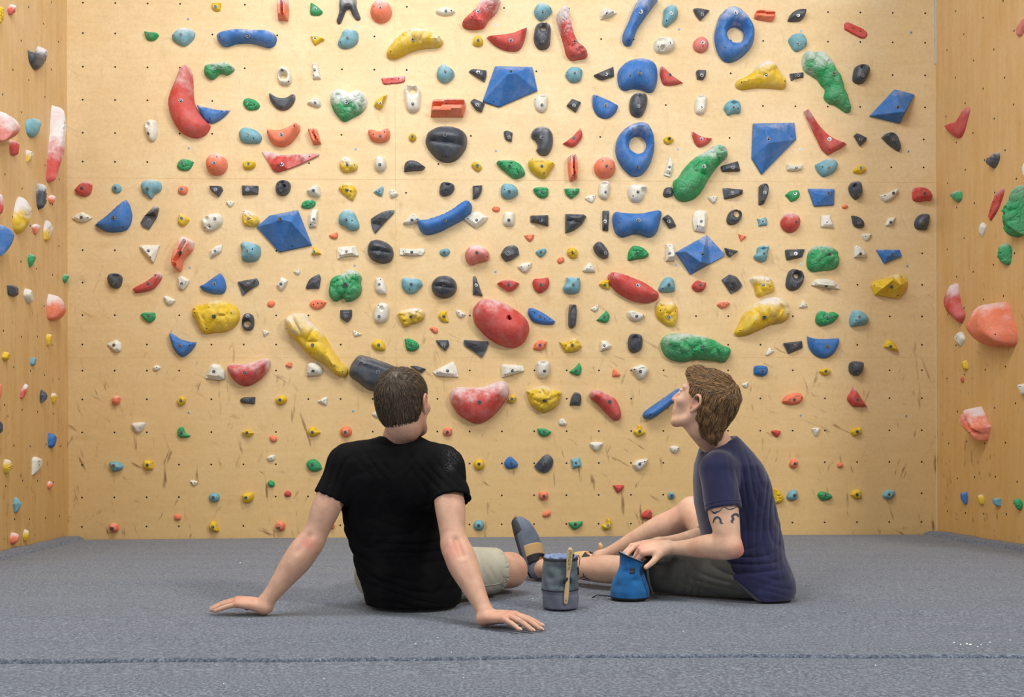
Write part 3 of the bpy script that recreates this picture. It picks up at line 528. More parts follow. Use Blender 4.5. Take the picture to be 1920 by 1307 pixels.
or 4 3 -60,1150 0,1150 15,1240 0,1290 -60,1290 :sliver cut off by the photo's left edge
kr 5 2 962,210 980,165 1040,150 1090,180 1093,235 1070,280 1030,290 985,270 B1022,245 D1040,178,30,14 :rounded mouth-like
rs 4 5 1190,295! 1230,270 1300,235 1370,190 1410,150 1450,155 1455,190 1420,250 1370,300 1280,325 1215,333! B1337,250 S1410,180 :*slanting red hold with a chalky end
wp 4 3 1605,200! 1640,182 1708,220! 1690,265 1650,308! 1612,290! B1635,247 :crooked
wr 2.5 2 1472,372 1500,357 1582,400! 1545,438 1500,435 S1490,390 S1538,407
gs 3 2 1262,530! 1290,508 1390,508! 1395,560 1345,602 1300,575 B1340,540
bs 5 2 1520,695! 1540,692 1620,745 1700,768 1762,775! 1750,810 1700,870 1640,907 1590,880 1545,810 B1623,810 S1715,808 :*blue sail-like crescent on the left
wp 3 2 970,795! 1045,752! 1092,785! 1090,850 1045,868! 1000,830 B1027,805
wr 1.5 0 1378,1000 1410,982 1445,1005 1415,1032 1380,1030 S1393,1012 S1415,1005
T 380 480 4.8
bs 5 1 -34,268! 10,250 60,215 155,150! 190,200 208,280 180,335 90,340 0,310 B107,250 S0,272 :*blue shark-fin hold, the smaller one
yv 8 3 -104,520 -95,465 -50,430 0,430 50,405 120,388 200,400 290,450 325,510 320,580 260,650 180,685 90,690 20,700 -20,680 -60,600 B105,545 S265,518 S40,652 S-60,515 :*big yellow rocky boulder hold on the left
wp 5 3 32,1100! 60,1010 100,972 160,985! 200,1050 200,1105! 150,1120 B103,1040 :chunky tooth-shaped
kp 5 2 318,235! 490,203! 508,240 500,262! 430,305 362,358! A400,270,1 B405,250 :anvil-shaped
wp 3 3 665,270! 710,190! 770,222! 735,285 705,318! B705,253 :tilted block
wr 1.5 1 815,145! 875,115! 878,150 855,170 S855,130 S840,147
kp 4 2 928,295! 965,215 1050,163! 1063,200 1050,293! A1000,240,1 B1002,253 :three-sided
gv 9 5 1130,290 1150,210 1200,165 1260,155 1310,115 1380,130 1425,180 1420,240 1430,290 1410,350 1350,395 1290,408 1255,375 1200,405 1150,380 1130,330 B1290,262 S1383,172 :*green clover-like hold
wr 4 4 1553,215 1580,190 1620,205 1650,270 1655,345! 1600,340 1555,310 B1588,257 S1603,215 :boot-shaped
or 1.5 0 580,430 600,405 640,405 650,435 625,460 590,455
os 2.5 2 962,430 990,400 1050,392 1115,415! 1085,460 1030,482 980,465 S1003,440 S1040,430 S1075,427 :three-holed oval
kr 4 0 350,590 370,530 405,513 450,535 462,590 450,650 405,673 360,650 O402,612,34,27 B407,540 :link-shaped
wr 1.5 2 545,665 600,690! 550,733! S565,685 S555,710 :three-cornered
yv 11 5 728,590 745,545 810,515 880,508 930,525 980,590 1060,670 1130,780 1190,880 1250,960 1300,1010 1300,1065 1250,1088 1180,1060 1080,970 960,900 860,790 760,690 B992,805 S758,655 S1262,1042 S972,875 :*long yellow club-shaped hold
kp 4 1 1240,490! 1345,485! 1340,555 1300,600! 1240,560! B1290,545 S1260,497 S1328,497 :shield-shaped
wr 5 4 1545,490 1565,440 1610,418 1665,435 1680,490 1660,570 1610,605 1555,595 1538,550 B1587,545 S1583,447 D1610,475,18,22 :tall egg-shaped
wr 1.5 1 1350,665! 1435,705! 1370,725 S1375,690 S1400,700 :three-cornered
yr 3.5 1 1518,800 1550,758 1600,755 1640,800 1635,850 1560,848 B1585,803
rr 9 6 215,1010 240,970 330,968 420,960 500,935 570,915 603,945 590,1010 540,1080 480,1130 400,1168 320,1155 250,1090 B385,1053 :*red kidney-shaped hold on the left
op 2 1 745,985! 780,955 805,960! 805,1000! 780,1007
wr 5 3 935,1000! 950,965 1010,955 1070,1000 1075,1050 1050,1075 935,1085! B995,1033 S952,1058 :rounded shield-like
ks 10 2 1315,1020 1340,960 1385,900! 1420,885 1600,940 1750,1000 1850,1050 1870,1120! 1840,1200 1760,1270! 1660,1255 1560,1220 1480,1200 1400,1140 1320,1080 B1580,1045 S1430,922 S1357,1078 :*big charcoal slab partly behind the left man's head
T 760 480 4.8
yv 6 6 -74,520! -40,490 50,470 110,465 170,500 165,560 110,600 60,610 0,640 -40,600 B50,548 S-8,585 :chalk-topped rocky
tr 5 4 -36,220 -20,190 50,190 130,210 155,260 120,300 80,335 20,335 -30,280 B55,258 S38,302 :tilted boulder-like
gv 4 0 -8,745! 30,742 90,765 125,805 100,845 60,857 10,840 B52,805 :wrinkled oval
kp 3 1 45,990! 100,990 187,1018! 145,1058! 100,1030 :sliver-like
kg 9 2 C348,272,115,104 B347,263 :*charcoal half ball with a grey cap
kp 4 1 612,185! 632,183! 697,363! 607,348! A640,300,1 B638,262 :spike-shaped
rs 5 4 823,245! 870,220 940,212 1028,243! 1000,285 960,315 920,315 870,285 B930,260 :lip-shaped
rr 5 2 1145,250 1160,205 1220,200 1285,188! 1298,240 1280,290 1220,333 1170,310 B1220,262 :apple-like
tr 6 3 1420,280 1445,240 1450,190! 1500,185 1570,190! 1580,260 1560,325 1490,340 1430,320 B1512,262 S1548,215 :blocky
wr 3 2 1012,95 1060,60 1140,60! 1125,110 1080,152 1040,130 S1043,100 S1110,88 :shield-like
wr 3 2 1597,135 1620,90 1660,58 1700,100 1710,145! 1650,148 S1632,120 S1668,102 :triangular
yp 3 0 1740,255! 1800,215 1840,225! 1830,300! 1780,290 B1795,262 :wedge
rr 14 4 605,500 630,430 690,385 780,380 880,410 1000,480 1090,560 1118,640 1100,720 1050,790 970,820 860,800 760,745 680,670 620,590 D935,562,14,14 S630,565 :*large red egg-shaped sloper
bs 4 1 1103,520 1110,470! 1140,465 1240,510 1350,585! 1330,615 1240,615 1150,590 B1215,547 S1160,518 S1250,570 S1297,573 :*small blue fish-shaped hold
ks 6 2 1478,435! 1540,435! 1547,500 1535,620 1505,648 1470,630 1468,530 B1508,553 :narrow upright
wr 1.5 0 1665,475! 1738,435! 1735,480 1700,503 S1720,457 S1697,475 :three-cornered
gs 3 1 1720,578! 1780,520 1810,490! 1838,530 1830,580 1800,602 B1792,550 :fin-shaped
yp 3 0 295,545! 320,505 370,495! 390,595! 330,590 B347,545
wr 2 0 455,487! 495,488 545,530! 495,558 460,520 S483,513 S513,530
or 1.5 0 222,655 245,638 290,655 290,690 260,695 S245,662
kp 3 0 275,760! 385,758! 395,800 362,857! 300,805 B343,807
kp 5 0 530,757! 745,772! 735,830 690,915! 600,850 528,800 A620,790,1 B635,813 :*charcoal axe-head-shaped hold
os 3 0 1150,840! 1165,790 1210,757! 1275,768! 1265,820 1220,850 B1212,805 S1172,805 S1250,803 :angular three-holed
yv 5 4 1380,770! 1440,778 1500,740 1545,740! 1590,810! 1560,850 1490,868 1440,862! B1503,803 S1443,803 :crooked rocky
wp 4 2 1755,860! 1760,770 1810,768! 1855,810! 1830,835 B1790,808
wp 4 2 250,1045! 330,1000 430,950! 460,1000 478,1090! 290,1080 B380,1035 S287,1057 :large triangular
wp 5 3 868,1095! 870,985 960,980 1060,990! 1068,1035! 1000,1060 B962,1033 S897,1072 :blocky arch-shaped
wr 6 3 1178,1010 1190,955 1240,938 1295,955 1305,1020 1280,1085 1230,1100 1190,1070 B1252,1035 S1192,985 D1240,960,26,12 :rounded ledge
gs 3 0 1472,1043! 1530,1000 1565,960! 1585,1000 1580,1055 1550,1077 B1538,1033 :fin-shaped
T 1140 480 4.8
rr 9 3 5,165 40,140 120,150 230,190 340,240 440,310 467,350 440,395 360,418 260,410 160,370 60,300 10,230 B268,267 S42,175 :*large red lens-shaped sloper
tr 6 2 457,290 490,220 540,182 590,210 607,280 600,315 530,325 470,318 B547,262 S490,297 :helmet-shaped
rs 4 2 757,265 790,225 815,218 850,235 885,235! 880,280 850,318 800,320 765,295 B832,263 S830,305
kp 6 1 1020,215! 1085,168! 1150,190 1208,268! 1170,310 1103,340! 1070,290 A1130,230,1 B1113,262 :gem-shaped
yv 6 6 1280,200! 1320,180 1400,178 1460,195 1500,270 1495,320 1430,345 1380,368 1340,350 1320,280 B1397,262 :chalk-topped lumpy
kr 5 0 1605,230 1625,150 1665,115 1740,130 1768,180 1755,250 1710,300 1650,308 1610,280 O1690,182,24,22 B1680,265 :*charcoal pebble with a hole
os 2.5 5 980,440! 1000,415 1060,403 1102,425! 1070,460 1020,473 S1035,435 S1060,438 :lip-shaped
yv 6 4 427,490 440,420 470,400 540,410 590,410 625,460 630,540 605,630 540,625 450,560 B547,550 S465,495 S603,500 :*yellow angular chalk-striped hold
yv 10 6 1145,685 1180,620 1220,530 1280,460 1370,400 1470,363 1560,370 1620,420 1645,500 1640,550 1590,590 1500,605 1400,650 1280,700 1180,718 B1405,553 S1187,672 S1612,525 :*large yellow arch-shaped hold with a chalk band
wr 2 0 1720,465! 1755,398 1800,455! 1760,470 S1748,450 S1778,440 :three-cornered
ws 4 1 178,505 220,488 290,510 335,538 300,575 250,590 190,560 B257,543 S315,535 :drop-shaped
kr 6 0 182,780 200,710 250,695 305,715 315,780 300,840 245,870 195,850 B257,820 D247,740,28,22 :*charcoal upright pocket hold above the right man
gv 11 5 482,800 500,730 560,695 640,690 740,695 860,715 960,750 1050,800 1110,830 1108,890 1060,955 1000,945 900,935 780,930 700,948 600,940 520,890 B848,820 :*large green log-shaped hold above the right man's head
ws 5 2 205,1015! 260,985 320,975 365,1015 360,1060 300,1115 250,1070 B290,1040 S235,1022 :large beak-shaped
wr 1.5 0 1415,890! 1450,815! 1497,860! 1440,898 S1470,843
kp 4 1 1575,785! 1740,765! 1748,828! 1620,882! B1680,808 S1650,805 :bracket-shaped
bs 4 0 1315,1040 1325,990 1420,988 1440,1020 1432,1065 1390,1083 1320,1065 B1390,1035 :*small blue blocky hold right of the right man's head
wr 1.5 0 1205,1155 1265,1132! 1260,1170 1235,1188 S1230,1163 S1248,1152
or 2 0 38,1085! 45,1025 60,1018 112,1065! 100,1085
T 1520 480 4.8
wp 5 2 3,265! 40,215 150,212 215,235 258,300! 150,290 B143,268 S43,260 :wide bridge-shaped
yp 9 3 540,270! 560,230 620,215 720,180 830,158! 855,200 860,280! 820,350 780,385! 680,370 570,350! A650,290,0.8 A740,215,1 A810,260,0.9 B735,273 S573,263 S825,183 S785,355 :*large yellow angular rock hold on the right
gv 5 3 48,560 70,500 110,490 150,508 210,500 260,530! 230,580 170,615 90,628 55,600 B152,548 S92,597 :bird-like
tr 6 3 355,580 370,520 405,480 480,510 522,560 510,610 440,625 370,632 B433,548 S395,582 :boulder-like
bs 5 1 -25,720! 40,740 130,745 262,737! 255,800 220,870 160,915 100,918 30,880 -15,810 B150,817 S20,768 :*blue bowl-shaped hold on the right
yp 3.5 0 655,820! 670,770 700,755! 745,785 790,868! 720,845 B720,815 :wedge-shaped
kr 6 1 350,990 365,955 410,945 470,955 478,1005 460,1060 410,1078 360,1050 B430,1047 S372,1010 :*glossy black-green round hold
ys 3 0 80,1040 110,1015 135,1008 180,1035 160,1070 120,1075 B135,1038
rr 7 5 1245,270 1270,243 1300,260 1320,350 1345,450 1395,530 1350,610! 1290,570 1210,520 1175,450 1180,370 :*red chalk-edged crescent beside the big coral volume
or 20 4 1355,600 1390,540 1450,500 1500,430 1550,425 1590,445 1650,412 1720,430 1780,510 1830,620 1862,700 1850,790 1790,820 1700,815 1560,820 1460,795 1380,730 1355,660 S1380,672 S1805,705 :*big coral bulging volume
ws 3 2 1282,730 1320,690 1355,685 1390,745 1350,812! 1300,780 S1333,740 :flat diamond-like
ys 3 3 1350,990 1370,950 1395,940 1420,985 1415,1020 1370,1022
rr 1.5 3 1345,1110 1365,1085 1382,1110 1375,1140 1350,1135 :tiny
ws 4 2 1858,1150! 1910,1150 1960,1160 1960,1240 1900,1262! :block cut off by the photo's right edge
T 0 730 3.96
kr 4 2 -40,235 5,240 22,280 15,325 -40,330 :dome cut off by the photo's left edge
bs 4 1 355,360 370,322! 415,345 422,390 400,437 355,420! :*small blue tile-like hold
yv 4 6 20,580 40,525 60,520 92,560 85,600 45,628 :chalk-topped
ws 3 1 235,520! 260,500 315,510! 318,575 270,625 235,637! S262,535 S272,560 :flat kite-shaped
or 2.5 6 350,715 370,683 395,700 390,730 362,742
tp 4 3 95,850! 125,800 168,845! 150,905 110,912! A130,850,1 :gem-shaped
or 5 6 72,1110 95,1065 140,1075 145,1120 110,1148 78,1145 :*pinkish orange knob low on the left-hand wall
yr 4 6 168,1090 195,1040 218,1075 215,1110 185,1132 :chalk-topped slim
or 4 4 828,80 850,50 885,55 888,95 865,115 835,108 :knob
ys 3 1 1312,90! 1345,52 1380,70! 1375,100 1335,130! B1345,85
wr 3 1 980,255 1030,245 1075,250 1060,295 1025,325 990,295 S1000,287 S1045,287 :shield-like
gs 3 1 1315,320 1335,280 1360,285 1375,320 1415,345! 1380,360 1330,355 B1347,322 :comma-shaped
tr 4 1 812,545 830,535 880,540 912,572 895,600 835,610 B848,567 :beak-like
yr 3.5 1 1060,555 1080,525 1135,535! 1135,590! 1110,602 1070,590 B1095,563
wr 1.5 0 1412,678 1468,685 1440,718 S1425,693 S1450,693
or 2 1 1295,940 1320,925 1342,945 1335,970 1300,970 :tiny
or 4 3 810,1020 830,995 870,1005 878,1040 860,1060 825,1055 B835,1033
T 380 730 3.96
tC 3.5 0 C85,803,40,36 B80,803
kp 3 0 280,80 300,62 392,57! 388,110! 290,100 B332,82 :brick-like
yr 3.5 0 540,75 570,48 610,50 625,80 600,110 560,115 B575,80
wr 2 0 850,90! 900,60 928,65 920,120! 880,105 S880,88 S905,85
wr 2 0 1257,185! 1290,160 1330,165 1330,218 1280,205 :tiny hold beside the left man's neck
yr 3.5 0 288,320! 330,298 378,325! 335,355 B330,323 :lens-like
yr 3.5 0 780,320 795,285 830,278 850,300 875,320! 845,345 800,350 B815,320 :tailed
oC 4 0 C1063,315,43,41 B1060,320 S1035,308 S1088,308 :face-like round
or 2 1 495,355 520,343 550,360 545,388 510,390
wr 2 0 475,510 500,490 535,490 530,525 495,535 S495,513 S512,512
gs 4 0 768,555 790,525 830,518 870,550 886,590! 840,613 790,600 B815,562 :bean-like
gr 2.5 0 480,700 500,675 530,690 530,720 500,728 :tiny
yr 4 0 290,790 320,768 370,770 375,810 345,843 305,838 B323,805
rr 2 1 605,775 630,753 655,770 650,795 615,797 :tiny
yr 4 0 45,1010 70,978 100,990 118,1050 90,1060 50,1040 B77,1023
os 4 2 537,1025 550,990 575,980 608,1000 605,1040 570,1055 B565,1027
or 3 1 945,1030 960,1000 978,1010 970,1035 :knob just right of the left man's left elbow
T 760 730 3.96
rr 12 6 330,74 338,16 380,-17 462,-17 577,-21 652,-50 718,-65 759,-42 773,16 760,60 690,160 600,235 520,253 450,225 380,170 B550,97 S375,-5 S735,-45 :*large red lower hold with a chalk-white top
yr 3.5 1 760,75 800,40 825,65 800,105 770,95 B790,72
yv 9 4 905,30 899,12 949,-8 1023,-29 1097,-4 1167,16! 1150,70 1120,130 1050,170 1000,165 930,110 B1033,82 S918,32 S1015,148 S1140,45 :*yellow rocky cup-shaped hold low in the middle
ks 4 2 1220,117! 1235,60 1262,20 1300,35 1308,80 1300,120! B1270,83 :fin-like
rr 8 4 1368,30 1390,5 1440,5 1500,30 1560,70 1590,120 1608,190 1590,225 1550,228 1500,185 1430,110 1375,65 B1515,93 :*red drop-shaped slanting hold
os 3 1 278,315! 300,285 345,295! 345,335 320,350! 285,340 B312,320 :angular
wr 2 0 1140,235 1165,215 1198,245 1190,268 1145,265 S1163,235 S1178,255
gs 3 2 980,292! 1030,290 1085,315! 1060,345 1020,352 990,330 B1030,315
wr 3 0 1370,400 1410,390 1467,398 1445,440 1415,460 1385,435 S1392,422 S1447,415 :triangular
wr 2.5 0 345,510! 385,508 423,542! 400,560 350,560 S390,535 :chip by the left man's right shoulder
yC 4 0 C548,560,40,42 B547,555
bs 4 0 735,545 760,508 785,500 835,550 825,580 780,592 745,580 B787,552 :*small blue rounded hold between the two men
kp 5 1 957,570! 1020,500 1060,483 1095,520 1090,570 1060,610 1020,620! 980,600 A1040,550,1 B1028,553 S1018,598 :*charcoal leaf-shaped hold between the two men
tp 3 1 1228,520! 1290,505! 1303,540 1305,575! 1240,590! 1232,550 B1267,548 :square
os 3.5 1 990,790 1000,765 1050,765 1060,800 1035,825 1000,815 B1030,797
or 2 0 1018,930 1040,908 1075,905 1078,935 1050,950 1022,945 S1060,925 :link-like
tC 3.5 0 C546,1010,40,40 B545,1012
gs 3 2 1210,990! 1317,978! 1310,1010 1265,1043 1230,1025 B1262,1003 :bowl-shaped
yr 4 0 1462,1010 1490,995 1500,960 1525,970 1530,1020 1505,1045 1470,1035 B1503,1010 :crooked
T 1140 730 3.96
br 9 2 262,190 280,160 400,75 530,-10 565,15 510,80 430,150 370,195 320,218 275,215 B490,90 S305,188 :*blue sausage-shaped hold pointing at the right man's face
yr 3.5 1 190,315 215,290 225,265 245,268 255,290 280,320 255,345 215,348 B235,313 :three-lobed
wr 2.5 0 462,430 490,418 532,430 520,455 495,475 470,460 S492,455 S517,437
ws 4 1 185,560! 220,525 298,515! 280,560 235,605 205,590 B235,555 S268,537 :leaf-like
tC 3 0 C472,790,26,28 B472,790
rr 2.5 0 35,712! 120,712! 110,740 75,770 50,740 :flat triangular
rs 4 1 248,935 285,900 320,900 328,950 320,965 262,960 :knobbly
os 4 0 1292,90! 1320,50 1380,28 1430,30 1450,65 1430,100 1370,115 1310,105 B1382,77 S1345,80 S1430,65 :*orange eye-shaped hold
rr 2.5 0 1213,315 1240,303 1285,310! 1270,345 1250,355 :chip-like
or 3.5 1 1348,550 1370,520 1405,525 1412,560 1390,588 1355,575 B1387,553
tr 4 1 1330,790 1350,755 1390,745 1410,775 1405,815 1360,828 1332,810 B1383,787
yv 4 1 1235,740 1270,750 1305,800 1290,840 1240,840 :hold half hidden behind the right man's back
T 1520 730 3.96
rs 5 3 318,-18! 345,20 380,70 422,127! 360,130 315,125 275,70 300,20 B348,78 :*red shark-tooth hold low on the right
wr 2 0 10,290 65,285! 70,295 40,350 15,310 S28,300 S37,325
gv 4 1 55,780 75,760 115,762 160,790 150,815 90,825 65,805 B108,783 :bean-like
ys 3 1 297,785! 320,750 365,745! 375,780 370,812! 330,815 B342,783
ys 3 1 297,320 310,285! 340,288 370,278! 378,330! 320,350! B345,315 :bow-tie-like
tp 3.5 2 530,790! 555,750 615,752! 620,780 580,820! 540,805 B578,782
or 2 1 198,560 215,542 240,555 235,580 205,582 :tiny
bs 4 2 1108,800 1125,765 1155,765 1168,810 1155,855 1120,830 :*small blue oval hold low on the right-hand wall
ys 3 4 1230,810 1260,780 1290,815 1280,860 1245,840
ts 4 2 1345,830! 1370,805 1415,815! 1415,865! 1385,870 1350,850
gv 4 2 1497,825 1530,810 1575,840 1570,885 1545,897 1510,865
oh 12 6 1102,230 1130,170 1160,140 1215,127! 1270,190 1340,280! 1325,320 1300,388! 1200,330 1120,280 S1265,322 :*pink and orange stacked-slab volume
'''
def parse():
    out = []; ox = oy = 0; s = 4.8
    for ln in HOLDS.strip().split('\n'):
        if ln.startswith('T '):
            _, a, b, c = ln.split(); ox, oy, s = float(a), float(b), float(c); continue
        d, _, word = ln.partition(':')
        tk = d.split()
        h = dict(col=tk[0][0], sty=tk[0][1], H=float(tk[1]) / 100, chalk=int(float(tk[2])), word=word.strip(), out=[], B=None, S=[], O=[], D=[], A=[])
        def P(x, y): return (ox + x / s, oy + y / s)
        for t in tk[3:]:
            if t[0] in 'CODBSA':
                v = [float(q) for q in t[1:].split(',')]
                if t[0] == 'C':
                    for k in range(12):
                        a = 2 * PI * k / 12
                        h['out'].append(P(v[0] + v[2] * math.cos(a), v[1] + v[3] * math.sin(a)) + (0,))
                    h['C'] = 1
                elif t[0] in 'OD': h[t[0]].append(P(v[0], v[1]) + (v[2] / s, v[3] / s))
                elif t[0] == 'B': h['B'] = P(*v)
                elif t[0] == 'S': h['S'].append(P(*v))
                elif t[0] == 'A': h['A'].append(P(v[0], v[1]) + (v[2],))
            else:
                c = 1 if t.endswith('!') else 0
                x, y = t.rstrip('!').split(',')
                h['out'].append(P(float(x), float(y)) + (c,))
        if tk[0][1] == 'C': h['sty'] = 'r'
        out.append(h)
    return out

# ------------------------------------------------------------------ build walls
hs = parse()
_b = [h['B'] for h in hs if h['B']]
DOT_UV = uvb([d for d in BDOTS if min(math.dist(d, q) for q in _b) > 15])
def side_dots(wk):
    out = []; rnd = random.Random(4)
    for j, v in enumerate([0.16 + 0.203 * k for k in range(17)]):
        for i in range(9):
            u = 0.13 + 0.2 * i + (0.1 if j % 2 else 0)
            u = -u if wk == 'L' else u
            out.append((u + rnd.uniform(-.012, .012), v + rnd.uniform(-.015, .015)))
    return out
BW = (WF['R']['o'] - WF['B']['o']).length
build_wall('wall_back', 'B', -0.02, BW + 0.02, 3.7, wood('plywood_back', False, 0.0), DOT_UV, uvb(BSCREWS),
           [(0.0, BW, on_wall('B', 900, y)[1], on_wall('B', 900, y)[1] + 0.0022) for y in (338, 671)] +
           [(on_wall('B', x, 600)[0], on_wall('B', x, 600)[0] + 0.002, 0, 3.6) for x in (742,)])
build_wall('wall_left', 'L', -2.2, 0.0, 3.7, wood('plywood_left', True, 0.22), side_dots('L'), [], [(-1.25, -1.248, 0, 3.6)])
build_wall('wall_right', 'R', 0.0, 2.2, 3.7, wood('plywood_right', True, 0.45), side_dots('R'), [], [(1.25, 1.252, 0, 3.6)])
# silicone-white corner strip and the bright aluminium edge at the right corner
M['corner'] = simple('corner_filler', (214, 190, 150), 0.7)
bm = bmesh.new()
p = WF['R']['o'] + WF['B']['n'] * 0.002 + WF['B']['e1'] * -0.004
bmesh.ops.create_cube(bm, size=1, matrix=Matrix.Translation(p + Vector((0, 0, 1.6))) @ Matrix.Diagonal((0.007, 0.004, 3.3, 1)))
tag(bm_obj('trim_1', bm, M['corner']), kind='structure')
bm = bmesh.new()
bmesh.ops.create_cube(bm, size=1, matrix=Matrix.Translation(p + Vector((0, -0.004, 3.4))) @ Matrix.Diagonal((0.012, 0.006, 0.85, 1)))
M['alu'] = simple('aluminium', (205, 215, 225), 0.3, 0.6)
tag(bm_obj('trim_2', bm, M['alu']), kind='structure')

# ------------------------------------------------------------------ build holds
def smooth_outline(pts, step, allcorner, prism=False):
    n = len(pts); res = []
    P = [np.array(p[:2]) for p in pts]; cr = [p[2] or allcorner for p in pts]
    for i in range(n):
        a, b = P[i], P[(i + 1) % n]; L = np.linalg.norm(b - a)
        k = max(1, int(math.ceil(L / step))) if not (prism and cr[i] and cr[(i + 1) % n]) else 1
        ta = np.zeros(2) if cr[i] else (P[(i + 1) % n] - P[i - 1]) * 0.5
        tb = np.zeros(2) if cr[(i + 1) % n] else (P[(i + 2) % n] - P[i]) * 0.5
        m = L * 1.0
        if np.linalg.norm(ta) > m: ta *= m / np.linalg.norm(ta)
        if np.linalg.norm(tb) > m: tb *= m / np.linalg.norm(tb)
        if cr[i]: ta = (b - a) * 0.6
        if cr[(i + 1) % n]: tb = (b - a) * 0.6
        if cr[i] and cr[(i + 1) % n]: ta = tb = (b - a)
        for j in range(k):
            t = j / k; t2, t3 = t * t, t ** 3
            res.append((2 * t3 - 3 * t2 + 1) * a + (t3 - 2 * t2 + t) * ta + (-2 * t3 + 3 * t2) * b + (t3 - t2) * tb)
    return np.array(res)
def inside(pts, poly):
    x, y = pts[:, 0][:, None], pts[:, 1][:, None]
    x1, y1 = poly[:, 0][None], poly[:, 1][None]; x2, y2 = np.roll(poly[:, 0], -1)[None], np.roll(poly[:, 1], -1)[None]
    c = ((y1 > y) != (y2 > y)) & (x < (x2 - x1) * (y - y1) / (y2 - y1 + 1e-12) + x1)
    return (c.sum(1) % 2) == 1
def dist_poly(pts, poly):
    a = poly[None]; b = np.roll(poly, -1, 0)[None]; p = pts[:, None]
    ab = b - a; t = np.clip(((p - a) * ab).sum(2) / ((ab ** 2).sum(2) + 1e-12), 0, 1)
    return np.sqrt((((p - a) - ab * t[..., None]) ** 2).sum(2)).min(1)

bolt_me = {}
def bolt_mesh(r):
    bm = bmesh.new()
    # socket-head bolt sitting in a washer: washer ring, head, six-sided socket
    bmesh.ops.create_cone(bm, cap_ends=True, segments=18, radius1=r * 1.55, radius2=r * 1.5, depth=0.002, matrix=Matrix.Translation((0, 0, 0.001)))
    bmesh.ops.create_cone(bm, cap_ends=True, segments=18, radius1=r, radius2=r * 0.92, depth=0.004, matrix=Matrix.Translation((0, 0, 0.004)))
    nf = len(bm.faces)
    bmesh.ops.create_cone(bm, cap_ends=True, segments=6, radius1=r * 0.52, radius2=r * 0.52, depth=0.0008, matrix=Matrix.Translation((0, 0, 0.0062)))
    bm.faces.ensure_lookup_table()
    for f in bm.faces[nf:]: f.material_index = 1
    me = bpy.data.meshes.new('bolt'); bm.to_mesh(me); bm.free()
    me.materials.append(M['steel']); me.materials.append(M['dark'])
    return me
BOLT = bolt_mesh(0.0062)
bm = bmesh.new()
bmesh.ops.create_cone(bm, cap_ends=True, segments=10, radius1=.0036, radius2=.003, depth=.0012, matrix=Matrix.Translation((0, 0, 0.0002)))
HOLE = bpy.data.meshes.new('screw_hole'); bm.to_mesh(HOLE); bm.free(); HOLE.materials.append(M['dark'])
rng = np.random.RandomState(3)
allh = []
